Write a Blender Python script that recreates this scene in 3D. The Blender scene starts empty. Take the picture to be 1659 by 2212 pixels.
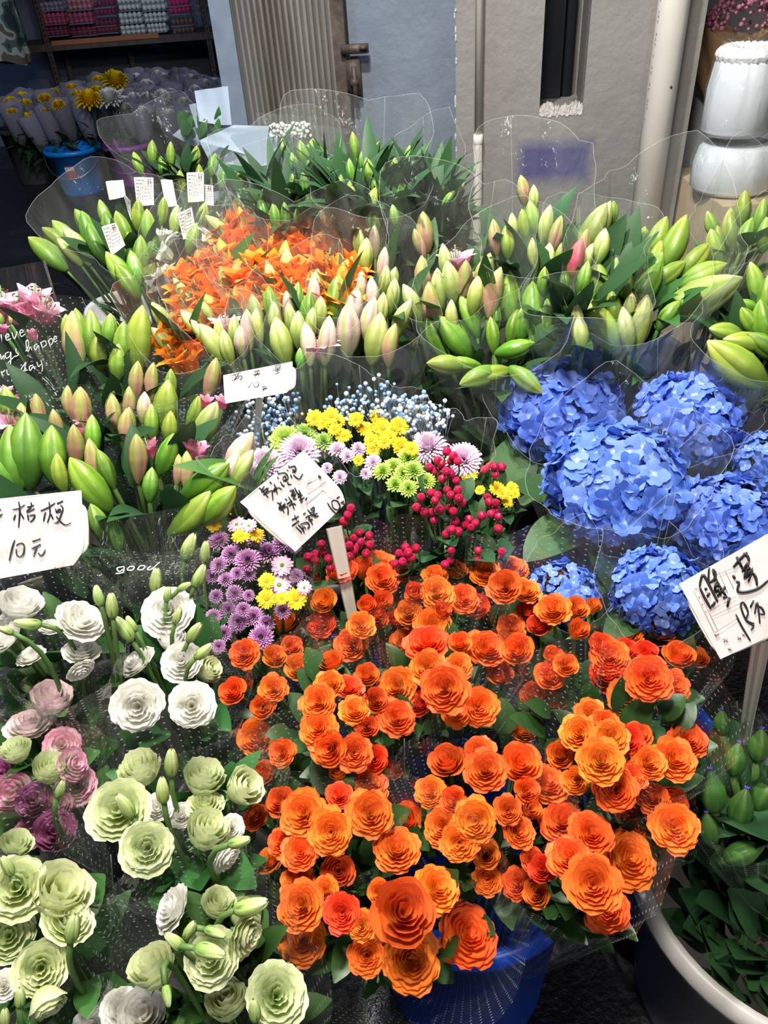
import bpy, math, random
import numpy as np
from mathutils import Vector, Matrix

# ------------------------------------------------------------------ camera, world, lights, exposure
S = bpy.context.scene
COL = S.collection
F_PX, CX, CY = 1661.0, 829.5, 1106.0
PITCH, ROLL = math.radians(37.2), math.radians(4.4)
CAM = Vector((0.0, 0.0, 1.5))
FLOOR = 0.2
FW = Vector((0, math.cos(PITCH), -math.sin(PITCH)))
_r0, _u0 = Vector((1, 0, 0)), Vector((0, math.sin(PITCH), math.cos(PITCH)))
RT = math.cos(ROLL) * _r0 - math.sin(ROLL) * _u0
UP = math.sin(ROLL) * _r0 + math.cos(ROLL) * _u0
cd = bpy.data.cameras.new('camera')
cd.sensor_fit = 'VERTICAL'; cd.sensor_height = 36.0; cd.lens = F_PX / 2212 * 36.0
cd.clip_start = 0.02; cd.clip_end = 60
cam = bpy.data.objects.new('camera', cd); COL.objects.link(cam)
cam.matrix_world = Matrix(((RT.x, UP.x, -FW.x, CAM.x), (RT.y, UP.y, -FW.y, CAM.y), (RT.z, UP.z, -FW.z, CAM.z), (0, 0, 0, 1)))
S.camera = cam
S.view_settings.view_transform = 'Standard'
try: S.view_settings.look = 'None'
except Exception: pass
S.view_settings.gamma = 1.0
S.view_settings.use_curve_mapping = False
S.view_settings.exposure = 0.0
S.cycles.transparent_max_bounces = 20
S.cycles.max_bounces = 6
S.cycles.diffuse_bounces = 3
S.cycles.glossy_bounces = 3
S.cycles.sample_clamp_indirect = 4.0
S.cycles.caustics_reflective = False
S.cycles.caustics_refractive = False

W = bpy.data.worlds.new('night'); S.world = W; W.use_nodes = True
W.node_tree.nodes['Background'].inputs[0].default_value = (0.45, 0.55, 0.8, 1)
W.node_tree.nodes['Background'].inputs[1].default_value = 0.045

def lamp(name, loc, target, power, size, color, spot=None, blend=0.5):
    L = bpy.data.lights.new(name, 'SPOT' if spot else 'AREA')
    L.energy = power; L.color = color
    if spot: L.spot_size = math.radians(spot); L.spot_blend = blend; L.shadow_soft_size = size
    else: L.shape = 'DISK'; L.size = size
    o = bpy.data.objects.new(name, L); COL.objects.link(o)
    o.location = loc
    o.rotation_euler = (Vector(target) - Vector(loc)).to_track_quat('-Z', 'Y').to_euler()
    return o
lamp('stall_lamp', (-0.12, 1.42, 2.75), (0.0, 1.35, 0.8), 74, 0.12, (1.0, 0.97, 0.92))
lamp('front_lamp', (-0.12, 0.30, 2.65), (-0.05, 0.75, 0.7), 54, 0.4, (1.0, 0.93, 0.82))
lamp('wall_lamp', (0.05, 1.15, 3.0), (0.75, 2.6, 1.1), 13, 0.2, (1.0, 0.92, 0.84))
lamp('front_fill', (0.7, -1.6, 2.6), (0.1, 0.8, 0.4), 20, 0.6, (0.95, 0.95, 1.0))  # unseen fill added behind the camera to brighten the dark fronts
lamp('shop_lamp', (-2.4, 3.6, 3.1), (-2.3, 5.8, 0.9), 22, 0.6, (0.45, 0.62, 1.0))
lamp('aisle_lamp', (-1.2, 2.0, 3.0), (-0.3, 2.7, 0.9), 22, 0.4, (0.55, 0.72, 1.0))

# ------------------------------------------------------------------ pixel rays -> points in the place
def ray(x, y): return (FW + RT * ((x - CX) / F_PX) - UP * ((y - CY) / F_PX))
def at_z(x, y, z):
    d = ray(x, y); return CAM + d * ((z - CAM.z) / d.z)
def at_y(x, y, Y):
    d = ray(x, y); return CAM + d * (Y / d.y)
def at_plane(x, y, p, n):
    d = ray(x, y); return CAM + d * ((p - CAM).dot(n) / d.dot(n))
def dep(p): return (p - CAM).dot(FW)          # depth along the view axis
def px_len(p, px): return px * dep(p) / F_PX
R = random.Random(7)

# ------------------------------------------------------------------ objects
WM = {}
def link(name, mesh, parent=None, M=None):
    o = bpy.data.objects.new(name, mesh); COL.objects.link(o)
    M = M or Matrix.Identity(4)
    WM[o.name] = M
    if parent is not None:
        o.parent = parent
        o.matrix_parent_inverse = WM[parent.name].inverted()
    o.matrix_basis = M
    return o
def tag(o, label=None, cat=None, group=None, kind=None):
    if label: o['label'] = label
    if cat: o['category'] = cat
    if group: o['group'] = group
    if kind: o['kind'] = kind
    return o
def thing(name, label, cat, loc=(0, 0, 0), group=None):
    return tag(link(name, None, None, Matrix.Translation(Vector(loc))), label, cat, group)
def frame(axis, spin=0.0, loc=(0, 0, 0), scale=1.0):
    z = Vector(axis).normalized()
    t = Vector((0, 0, 1)) if abs(z.z) < 0.95 else Vector((0, 1, 0))
    x = t.cross(z).normalized(); y = z.cross(x)
    c, s = math.cos(spin), math.sin(spin)
    x, y = x * c + y * s, y * c - x * s
    sx, sy, sz = scale if hasattr(scale, '__len__') else (scale,) * 3
    l = Vector(loc)
    return Matrix(((x.x * sx, y.x * sy, z.x * sz, l.x), (x.y * sx, y.y * sy, z.y * sz, l.y), (x.z * sx, y.z * sy, z.z * sz, l.z), (0, 0, 0, 1)))

class MB:
    def __init__(s): s.v = []; s.f = []; s.uv = []; s.mi = []; s.n = 0
    def grid(s, P, UV=None, mi=0, wrap=False):
        P = np.asarray(P, float); n, m = P.shape[:2]
        if UV is None:
            a, b = np.meshgrid(np.linspace(0, 1, n), np.linspace(0, 1, m), indexing='ij')
            UV = np.stack([b, a], -1)
        UV = np.asarray(UV, float).reshape(-1, 2)
        b0 = s.n; s.v.append(P.reshape(-1, 3)); s.n += n * m
        for i in range(n - 1):
            for j in range(m if wrap else m - 1):
                k = (j + 1) % m
                q = (i * m + j, i * m + k, (i + 1) * m + k, (i + 1) * m + j)
                s.f.append(tuple(b0 + a for a in q)); s.mi.append(mi)
                s.uv.extend(UV[a] for a in q)
        return s
    def tube(s, pts, r, k=6, mi=0, caps=True):
        pts = [np.array(p, float) for p in pts]; n = len(pts)
        rs = r if hasattr(r, '__len__') else [r] * n
        rings = []; up = None
        for i in range(n):
            t = pts[min(i + 1, n - 1)] - pts[max(i - 1, 0)]
            t = t / (np.linalg.norm(t) + 1e-9)
            if up is None: up = np.array([0, 0, 1.0]) if abs(t[2]) < .9 else np.array([1.0, 0, 0])
            x = np.cross(up, t); x /= np.linalg.norm(x) + 1e-9; y = np.cross(t, x); up = y
            a = np.arange(k) * 2 * math.pi / k
            rings.append(pts[i] + rs[i] * (np.cos(a)[:, None] * x + np.sin(a)[:, None] * y))
        if caps:
            rings = [np.repeat(pts[0][None], k, 0)] + rings + [np.repeat(pts[-1][None], k, 0)]
        return s.grid(np.array(rings), None, mi, True)
    def lathe(s, prof, k=32, c=(0, 0, 0), mi=0, wob=None):
        a = np.arange(k) * 2 * math.pi / k
        P = []
        for (r, z) in prof:
            rr = r * (1 + (wob(a, z) if wob else 0 * a))
            P.append(np.stack([c[0] + rr * np.cos(a), c[1] + rr * np.sin(a), c[2] + z + 0 * a], -1))
        return s.grid(np.array(P), None, mi, True)
    def box(s, lo, hi, M=None, mi=0):
        x0, y0, z0 = lo; x1, y1, z1 = hi
        V = [Vector(p) for p in ((x0, y0, z0), (x1, y0, z0), (x1, y1, z0), (x0, y1, z0), (x0, y0, z1), (x1, y0, z1), (x1, y1, z1), (x0, y1, z1))]
        if M is not None: V = [M @ p for p in V]
        return s.poly(V, [(0, 3, 2, 1), (4, 5, 6, 7), (0, 1, 5, 4), (1, 2, 6, 5), (2, 3, 7, 6), (3, 0, 4, 7)], mi)
    def poly(s, V, Fs, mi=0, UV=None):
        b0 = s.n; s.v.append(np.array([tuple(p) for p in V], float)); s.n += len(V)
        dflt = [(0, 0), (1, 0), (1, 1), (0, 1)]
        for f in Fs:
            s.f.append(tuple(b0 + a for a in f)); s.mi.append(mi)
            for q, a in enumerate(f): s.uv.append(UV[a] if UV is not None else dflt[q % 4])
        return s
    def ball(s, c, r, mi=0, k=8, n=5, sq=1.0):
        th = np.linspace(0, math.pi, n + 1)
        return s.lathe([(r * math.sin(t) + 1e-5, -r * sq * math.cos(t)) for t in th], k, c, mi)
    def mesh(s, name, mats, smooth=True):
        me = bpy.data.meshes.new(name)
        V = np.concatenate(s.v) if s.v else np.zeros((0, 3))
        me.from_pydata(V.tolist(), [], s.f)
        uvl = me.uv_layers.new(name='UVMap')
        uvl.data.foreach_set('uv', np.array(s.uv, float).reshape(-1))
        for m in (mats if isinstance(mats, (list, tuple)) else [mats]): me.materials.append(m)
        me.polygons.foreach_set('material_index', np.array(s.mi, np.int32))
        me.polygons.foreach_set('use_smooth', np.full(len(s.f), smooth))
        me.update()
        return me
    def obj(s, name, mats, parent=None, smooth=True, M=None):
        """mesh given in world coordinates (M None) or local ones (M)"""
        if M is None:
            c = np.concatenate(s.v).mean(0)
            s.v = [a - c for a in s.v]; M = Matrix.Translation(Vector(c))
        return link(name, s.mesh(name, mats, smooth), parent, M)

# ------------------------------------------------------------------ materials
def nodes(name):
    m = bpy.data.materials.new(name); m.use_nodes = True
    nt = m.node_tree; nt.nodes.clear()
    def N(t, **k):
        n = nt.nodes.new('ShaderNode' + t)
        for a, b in k.items():
            if a.startswith('i_'):
                key = a[2:].replace('_', ' ')
                inp = n.inputs[int(key)] if key.isdigit() else n.inputs[key]
                if hasattr(b, 'bl_idname') or isinstance(b, bpy.types.NodeSocket): nt.links.new(b if isinstance(b, bpy.types.NodeSocket) else b.outputs[0], inp)
                else: inp.default_value = b
            else: setattr(n, a, b)
        return n
    out = N('OutputMaterial')
    def done(sh): nt.links.new(sh.outputs[0], out.inputs[0])
    return m, nt, N, done
def c4(c): return (c[0], c[1], c[2], 1)
def ramp(N, fac, stops, interp='LINEAR'):
    r = N('ValToRGB', i_0=fac); e = r.color_ramp.elements; r.color_ramp.interpolation = interp
    while len(e) < len(stops): e.new(0.5)
    for k, (p, c) in enumerate(stops): e[k].position = p; e[k].color = c4(c)
    return r
def math_(N, op, a, b=None, clamp=False):
    n = N('Math', operation=op, i_0=a); n.use_clamp = clamp
    if b is not None:
        if isinstance(b, (int, float)): n.inputs[1].default_value = b
        else: n.id_data.links.new(b if isinstance(b, bpy.types.NodeSocket) else b.outputs[0], n.inputs[1])
    return n
def simple(name, col, rough=0.5, metal=0.0, noise=0.0, scale=20, bump=0.0, spec=0.5, coat=0.0):
    m, nt, N, done = nodes(name)
    tc = N('TexCoord'); nz = N('TexNoise', i_Vector=tc.outputs['Object'], i_Scale=scale, i_Detail=5.0)
    p = N('BsdfPrincipled', i_Roughness=rough, i_Metallic=metal)
    p.inputs['Specular IOR Level'].default_value = spec
    p.inputs['Coat Weight'].default_value = coat
    cr = ramp(N, nz.outputs[0], [(0.25, [max(0, c * (1 - noise)) for c in col]), (0.75, [min(1, c * (1 + noise)) for c in col])])
    nt.links.new(cr.outputs[0], p.inputs['Base Color'])
    if bump:
        b = N('Bump', i_Strength=bump, i_Distance=0.01, i_Height=nz.outputs[0]); nt.links.new(b.outputs[0], p.inputs['Normal'])
    done(p); return m
def petal(name, stops, rough=0.5, transl=0.25, var=0.12, huevar=0.015, ribs=None, vein=0.0, spec=0.3, bump=0.0):
    """colour runs from the petal's base (UV y 0) to its edge (UV y 1); ribs = (count, colour, amount) lines round a bud"""
    m, nt, N, done = nodes(name)
    uv = N('UVMap'); sep = N('SeparateXYZ', i_0=uv)
    col = ramp(N, sep.outputs[1], stops)
    tc = N('TexCoord'); nz = N('TexNoise', i_Vector=tc.outputs['Object'], i_Scale=6.0, i_Detail=4.0)
    oi = N('ObjectInfo')
    last = col
    if ribs:
        cnt, rc, amt = ribs
        s = math_(N, 'ABSOLUTE', math_(N, 'SINE', math_(N, 'MULTIPLY', sep.outputs[0], math.pi * cnt)))
        a = math_(N, 'ADD', math_(N, 'POWER', s, 14.0), math_(N, 'MULTIPLY', math_(N, 'POWER', math_(N, 'SUBTRACT', 1.0, s), 5.0), .8), True)
        mx = N('MixRGB', i_Fac=math_(N, 'MULTIPLY', a, amt), i_Color1=last.outputs[0], i_Color2=c4(rc)); last = mx
    if vein:
        wv = N('TexNoise', i_Scale=1.0, i_Detail=3.0)
        mp = N('Mapping', i_Vector=uv.outputs[0]); mp.inputs['Scale'].default_value = (38, 2.2, 1)
        nt.links.new(mp.outputs[0], wv.inputs['Vector'])
        hv = N('HueSaturation', i_Color=last.outputs[0], i_Value=math_(N, 'ADD', math_(N, 'MULTIPLY', wv.outputs[0], vein * 2), 1 - vein)); last = hv
    hs = N('HueSaturation', i_Color=last.outputs[0])
    v = math_(N, 'ADD', math_(N, 'MULTIPLY', oi.outputs['Random'], 2 * var), 1 - var)
    v2 = math_(N, 'MULTIPLY', v, math_(N, 'ADD', math_(N, 'MULTIPLY', nz.outputs[0], 0.3), 0.85))
    r2 = math_(N, 'FRACT', math_(N, 'MULTIPLY', oi.outputs['Random'], 17.31))
    h = math_(N, 'ADD', math_(N, 'MULTIPLY', r2, 2 * huevar), 0.5 - huevar)
    nt.links.new(v2.outputs[0], hs.inputs['Value']); nt.links.new(h.outputs[0], hs.inputs['Hue'])
    p = N('BsdfPrincipled', i_Roughness=rough, i_Base_Color=hs.outputs[0])
    p.inputs['Specular IOR Level'].default_value = spec
    if bump:
        b = N('Bump', i_Strength=bump, i_Distance=0.02, i_Height=nz.outputs[0]); nt.links.new(b.outputs[0], p.inputs['Normal'])
    if transl:
        t = N('BsdfTranslucent', i_Color=hs.outputs[0])
        done(N('MixShader', i_0=transl, i_1=p.outputs[0], i_2=t.outputs[0]))
    else: done(p)
    return m
def film_mat(name, haze=0.06, dots=0.0, pitch=0.012, tint=(0.97, 0.98, 0.97), gloss=0.25, rough=0.07, hcol=(0.85, 0.9, 0.88)):
    """clear florist film: see-through, glossy, a little milky; dots = printed / perforated dots (UV in metres)"""
    m, nt, N, done = nodes(name)
    uv = N('UVMap'); sep = N('SeparateXYZ', i_0=uv)
    tc = N('TexCoord')
    mp = N('Mapping', i_Vector=uv.outputs[0]); mp.inputs['Scale'].default_value = (22, 5, 1)
    nz = N('TexNoise', i_Vector=mp.outputs[0], i_Scale=1.0, i_Detail=4.0, i_Distortion=0.6)
    b = N('Bump', i_Strength=0.8, i_Distance=0.03, i_Height=nz.outputs[0])
    tr = N('BsdfTransparent', i_Color=c4(tint))
    gl = N('BsdfAnisotropic', i_Roughness=rough, i_Color=(1, 1, 1, 1), i_Normal=b.outputs[0])
    lw = N('LayerWeight', i_Blend=0.35, i_Normal=b.outputs[0])
    fac = math_(N, 'ADD', math_(N, 'MULTIPLY', math_(N, 'POWER', lw.outputs['Facing'], 2.0), gloss), 0.03, True)
    s1 = N('MixShader', i_0=fac, i_1=tr.outputs[0], i_2=gl.outputs[0])
    df = N('BsdfDiffuse', i_Color=c4(hcol)); tl = N('BsdfTranslucent', i_Color=c4(hcol))
    dd = N('MixShader', i_0=0.5, i_1=df.outputs[0], i_2=tl.outputs[0])
    crease = math_(N, 'POWER', nz.outputs[0], 3.0)
    hz = math_(N, 'ADD', math_(N, 'MULTIPLY', crease, haze * 2.6), haze * 0.35, True)
    if dots:
        fu = math_(N, 'SUBTRACT', math_(N, 'FRACT', math_(N, 'DIVIDE', sep.outputs[0], pitch)), 0.5)
        fv = math_(N, 'SUBTRACT', math_(N, 'FRACT', math_(N, 'DIVIDE', sep.outputs[1], pitch)), 0.5)
        d2 = math_(N, 'ADD', math_(N, 'MULTIPLY', fu, fu), math_(N, 'MULTIPLY', fv, fv))
        dot = math_(N, 'LESS_THAN', d2, dots * dots)
        hz = math_(N, 'MAXIMUM', hz, math_(N, 'MULTIPLY', dot, 0.42))
    done(N('MixShader', i_0=hz, i_1=s1.outputs[0], i_2=dd.outputs[0]))
    return m

G_LEAF = petal('leaf_green', [(0, (.030, .085, .022)), (.6, (.045, .13, .03)), (1, (.06, .16, .04))], 0.5, 0.18, 0.3, 0.02, spec=0.22)
G_DARK = petal('leaf_dark', [(0, (.018, .055, .02)), (1, (.03, .085, .028))], 0.5, 0.12, 0.3, 0.02, spec=0.2)
G_ROSELEAF = petal('rose_leaf', [(0, (.016, .048, .012)), (1, (.03, .08, .018))], 0.4, 0.2, 0.3, 0.02, vein=.25, spec=0.45)
G_HYD = petal('hydrangea_leaf', [(0, (.055, .13, .03)), (1, (.035, .10, .025))], 0.5, 0.2, 0.3, 0.02, vein=.35, spec=0.35)
G_STEM = petal('stem_green', [(0, (.07, .15, .035)), (1, (.10, .20, .05))], 0.45, 0.0, 0.2, 0.02)
G_STEMP = petal('pale_stem', [(0, (.12, .21, .08)), (1, (.15, .25, .10))], 0.45, 0.0, 0.2, 0.02)
BUD_GREEN = petal('lily_bud_green', [(0, (.09, .18, .025)), (.45, (.22, .34, .045)), (.85, (.32, .40, .06)), (1, (.52, .56, .17))], 0.36, 0.12, 0.18, 0.02, ribs=(3, (.12, .27, .03), .75), vein=.12, spec=.4)
BUD_FRESH = petal('lily_bud_fresh', [(0, (.06, .16, .018)), (.5, (.145, .31, .025)), (1, (.30, .45, .06))], 0.3, 0.1, 0.18, 0.015, ribs=(3, (.06, .19, .02), .8), vein=.12, spec=.5)
BUD_DEEP = petal('lily_bud_deep', [(0, (.05, .14, .02)), (.5, (.11, .27, .03)), (1, (.25, .40, .07))], 0.36, 0.1, 0.2, 0.015, ribs=(3, (.05, .14, .02), .7), vein=.12, spec=.4)
BUD_PINK = petal('lily_bud_pink', [(0, (.36, .20, .12)), (.35, (.46, .21, .19)), (.75, (.40, .31, .12)), (1, (.56, .50, .22))], 0.38, 0.15, 0.16, 0.015, ribs=(3, (.22, .34, .05), .95), vein=.15)
BUD_BLUSH = petal('lily_bud_blush', [(0, (.30, .38, .10)), (.4, (.60, .38, .38)), (.8, (.76, .52, .52)), (1, (.80, .76, .56))], 0.38, 0.2, 0.14, 0.015, ribs=(3, (.36, .46, .10), .9), vein=.12)
BUD_CREAM = petal('lily_bud_cream', [(0, (.16, .27, .04)), (.5, (.36, .43, .11)), (1, (.70, .68, .38))], 0.38, 0.18, 0.14, 0.015, ribs=(3, (.25, .36, .06), .8), vein=.12)
BUD_ORANGE = petal('lily_bud_orange', [(0, (.35, .30, .05)), (.45, (.80, .32, .04)), (1, (.80, .55, .10))], 0.38, 0.2, 0.14, 0.015, ribs=(3, (.55, .36, .04), .7), vein=.12)
BUD_RED = petal('lily_bud_red', [(0, (.25, .30, .06)), (.4, (.50, .06, .12)), (1, (.62, .20, .20))], 0.38, 0.1, 0.14, 0.015, ribs=(3, (.35, .12, .08), .7), vein=.12)
LILY_ORANGE = petal('lily_petal_orange', [(0, (.80, .26, .03)), (.4, (.95, .28, .02)), (1, (.97, .33, .035))], 0.42, 0.3, 0.10, 0.012, ribs=(2, (.95, .34, .03), .0), vein=.15)
LILY_PINK = petal('lily_petal_pink', [(0, (.72, .16, .32)), (.5, (.86, .33, .52)), (1, (.92, .62, .72))], 0.42, 0.3, 0.10, 0.01, vein=.12)
LILY_ROSY = petal('lily_petal_deep_pink', [(0, (.70, .20, .28)), (.5, (.82, .22, .42)), (1, (.88, .38, .55))], 0.42, 0.3, 0.10, 0.01, vein=.12)
LILY_WHITE = petal('lily_petal_white', [(0, (.55, .62, .35)), (.4, (.85, .86, .74)), (1, (.9, .9, .84))], 0.42, 0.3, 0.08, 0.01, vein=.08)
ROSE = petal('rose_orange', [(0, (.90, .46, .08)), (.45, (.93, .36, .05)), (.85, (.92, .26, .034)), (1, (.86, .14, .034))], 0.5, 0.22, 0.10, 0.012, vein=.14, spec=.22)
ROSE_RED = petal('rose_deep_orange', [(0, (.88, .32, .04)), (.5, (.90, .21, .028)), (1, (.82, .10, .03))], 0.5, 0.2, 0.14, 0.012, vein=.14, spec=.22)
LIS_WHITE = petal('lisianthus_white', [(0, (.62, .68, .38)), (.3, (.84, .84, .74)), (1, (.90, .88, .84))], 0.5, 0.3, 0.05, 0.006, vein=.06, spec=.25)
LIS_GREEN = petal('lisianthus_green', [(0, (.36, .50, .12)), (.45, (.58, .68, .30)), (1, (.74, .78, .50))], 0.5, 0.3, 0.07, 0.01, vein=.08, spec=.25)
LIS_PINK = petal('lisianthus_pink', [(0, (.70, .70, .52)), (.6, (.85, .76, .72)), (.88, (.82, .50, .58)), (1, (.72, .20, .40))], 0.5, 0.3, 0.06, 0.008, vein=.08, spec=.25)
LIS_BLUSH = petal('lisianthus_blush', [(0, (.70, .70, .50)), (.6, (.86, .82, .78)), (1, (.84, .62, .66))], 0.5, 0.3, 0.06, 0.008, vein=.06, spec=.25)
LIS_MAUVE = petal('lisianthus_mauve', [(0, (.50, .22, .34)), (1, (.50, .16, .36))], 0.5, 0.3, 0.06, 0.01, vein=.08, spec=.25)
LIS_BUD = petal('lisianthus_bud', [(0, (.16, .30, .06)), (.4, (.36, .50, .14)), (1, (.62, .70, .36))], 0.45, 0.2, 0.12, 0.01, ribs=(5, (.22, .36, .08), .5), spec=.3)
HYD = petal('hydrangea_blue', [(0, (.40, .58, .86)), (.2, (.095, .20, .72)), (1, (.12, .24, .76))], 0.5, 0.28, 0.10, 0.003, vein=.14, spec=.25)
HYD_L = petal('hydrangea_light', [(0, (.55, .70, .9)), (.25, (.17, .29, .78)), (1, (.20, .33, .80))], 0.5, 0.28, 0.10, 0.003, vein=.14, spec=.25)
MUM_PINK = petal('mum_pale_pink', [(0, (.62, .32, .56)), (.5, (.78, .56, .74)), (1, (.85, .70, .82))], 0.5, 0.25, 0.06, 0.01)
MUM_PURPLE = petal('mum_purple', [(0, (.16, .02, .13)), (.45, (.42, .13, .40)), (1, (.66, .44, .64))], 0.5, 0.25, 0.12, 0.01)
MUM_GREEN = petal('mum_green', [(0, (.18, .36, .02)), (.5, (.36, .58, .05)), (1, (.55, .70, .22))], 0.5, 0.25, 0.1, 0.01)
MUM_YELLOW = petal('mum_yellow', [(0, (.80, .46, .005)), (1, (.88, .66, .012))], 0.5, 0.25, 0.08, 0.01)
MUM_WHITE = petal('mum_white', [(0, (.62, .64, .5)), (1, (.86, .86, .84))], 0.5, 0.25, 0.06, 0.01)
DAISY_PINK = petal('daisy_pink', [(0, (.85, .78, .82)), (1, (.72, .44, .66))], 0.5, 0.25, 0.06, 0.01)
DISK_Y = simple('daisy_disc_yellow', (.72, .42, .01), .7, noise=.3, scale=300, bump=.6)
DISK_G = simple('daisy_disc_green', (.26, .38, .03), .7, noise=.3, scale=300, bump=.6)
BERRY = petal('berry_red', [(0, (.34, .012, .045)), (.6, (.44, .012, .06)), (1, (.22, .006, .03))], 0.22, 0.0, 0.22, 0.004, spec=.6)
BERRY_CAP = simple('berry_sepals', (.16, .26, .07), .5, noise=.2)
GYP_W = simple('gypsophila_white', (.72, .80, .88), .6, noise=.1)
GYP_B = simple('gypsophila_blue', (.22, .38, .66), .6, noise=.2, scale=60)
GYP_STEM = simple('gypsophila_stem', (.30, .38, .42), .6)
STAMEN = simple('stamen_brown', (.12, .03, .01), .7)
SLIP = simple('receipt_paper', (.50, .49, .46), .7, noise=.06, scale=25)
PAPER = simple('sign_paper', (.66, .63, .63), .65, noise=.06, scale=25, bump=.15)
PAPER_OLD = simple('sign_paper_grey', (.52, .48, .47), .65, noise=.12, scale=25, bump=.2)
PLASTIC_W = simple('white_plastic', (.80, .76, .68), .35, noise=.05, scale=8)
INK = simple('black_ink', (.008, .008, .01), .45)
INK_W = simple('white_ink', (.85, .85, .85), .5)
INK_RED = simple('red_print', (.72, .42, .42), .6)
INK_GREY = simple('grey_print', (.25, .25, .25), .6)
FILM = film_mat('clear_film', 0.07, 0, gloss=.34)
FILM_DOT = film_mat('dotted_film', 0.022, 0.11, 0.0105, gloss=.25)
FILM_DOT_L = film_mat('dotted_film_fine', 0.028, 0.10, 0.013, gloss=.3)
def edge_mat():  # pale colour stands in for light caught on film edges and seams
    m, nt, N, done = nodes('film_edge_glint')
    tr = N('BsdfTransparent'); df = N('BsdfPrincipled', i_Roughness=.2); df.inputs['Base Color'].default_value = (.75, .78, .78, 1)
    done(N('MixShader', i_0=.16, i_1=tr.outputs[0], i_2=df.outputs[0])); return m
FILM_GLINT = edge_mat()
FILM_LOW = film_mat('faint_film', 0.025, 0, gloss=.25)
TISSUE = petal('white_tissue', [(0, (.50, .60, .72)), (1, (.58, .68, .80))], .7, .35, .04, 0.0)
GREYPAPER = petal('grey_sleeve', [(0, (.16, .16, .21)), (1, (.30, .30, .38))], .6, .25, .15, 0.01, vein=.2)
KRAFT = simple('kraft_paper', (.42, .27, .14), .7, noise=.15)
BLUE_B = simple('blue_bucket', (.008, .085, .62), .32, noise=.1, scale=6)
BLUE_S = simple('sky_blue_bucket', (.006, .20, .62), .32, noise=.12, scale=6)
PURPLE_B = simple('purple_bucket', (.34, .06, .40), .35, noise=.1, scale=6)
GREY_B = simple('grey_bucket', (.40, .385, .37), .42, noise=.22, scale=9)
WHITE_B = simple('white_bucket', (.60, .60, .58), .4, noise=.12, scale=7)
DARK_B = simple('charcoal_bucket', (.045, .043, .042), .45, noise=.3, scale=10)
METALDARK = simple('rusty_iron', (.10, .075, .06), .6, .4, noise=.5, scale=25, bump=.3)
# ------------------------------------------------------------------ flower meshes (unit size, axis +Z, shared by their copies)
def fourier(rng, ks, amp):
    c = [(k, amp / math.sqrt(k / ks[0]) * rng.uniform(.5, 1), rng.uniform(0, 6.28)) for k in ks]
    return lambda a: sum(A * np.sin(k * a + p) for k, A, p in c)

def cup_flower(name, mat, layers, seed, ns=6, nt=7, ruffle=0.02, rk=9, point=0.06, core=True, calyx=G_STEM, zb=-.42, edge=.05):
    """rose-like flower: layers of (count, top radius, top z, lip curl, half width factor)"""
    g = random.Random(seed); mb = MB(); ang = g.uniform(0, 6.28)
    s = np.linspace(0, 1, ns)[:, None]; t = np.linspace(-1, 1, nt)[None, :]
    for li, (cnt, rt, zt, curl, hwf) in enumerate(layers):
        for i in range(cnt):
            a0 = ang + i * 6.283 / cnt + g.uniform(-.18, .18)
            rr = rt * g.uniform(.92, 1.08); zz = zt + g.uniform(-.035, .035); cu = curl * g.uniform(.5, 1.5)
            hw = min(3.0, hwf * 3.1416 / cnt)
            se = s * (1 - .13 * t ** 4 - .03 * t ** 2)
            r = rr * np.sin(np.clip(se, 0, 1) * 1.571) ** .75
            z = zb + (zz - zb) * se ** 1.35
            lip = np.clip((se - .62) / .38, 0, 1)
            r = r + cu * lip ** 1.6 * .5
            z = z - cu * lip ** 2 * .45
            w = hw * (.42 + .58 * np.sin(np.clip(se, 0, 1) ** .8 * 1.9) / .946)
            ph = g.uniform(0, 6.28)
            z = z + ruffle * np.sin(rk * t + ph) * s ** 3 + point * (1 - np.abs(t)) * s ** 4 * .6
            r = r + ruffle * .8 * np.sin(rk * 1.3 * t + ph * 2) * s ** 3 + edge * np.abs(t) ** 3 * s * rr + point * (1 - t ** 2) * lip
            th = a0 + w * t
            P = np.stack([r * np.cos(th), r * np.sin(th), z + 0 * t], -1)
            UV = np.stack([(t + 1) / 2 + 0 * s, s + 0 * t], -1)
            mb.grid(P, UV, 0)
        ang += .9 + g.uniform(0, .6)
    # receptacle with sepals
    mb.lathe([(.02, zb - .22), (.10, zb - .2), (.16, zb - .08), (.13, zb + .06)], 8, (0, 0, 0), 1)
    for i in range(5):
        a = i * 1.2566 + g.uniform(-.2, .2)
        ss = np.linspace(0, 1, 4)[:, None]; tt = np.linspace(-1, 1, 3)[None, :]
        rad = .12 + .34 * ss; zz = zb - .02 - .10 * ss ** 2 + .02 * np.abs(tt)
        wd = .085 * (1 - ss)
        mb.grid(np.stack([rad * math.cos(a) - wd * tt * math.sin(a), rad * math.sin(a) + wd * tt * math.cos(a), zz + 0 * tt], -1), None, 1)
    return mb.mesh(name, [mat, calyx])

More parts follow.
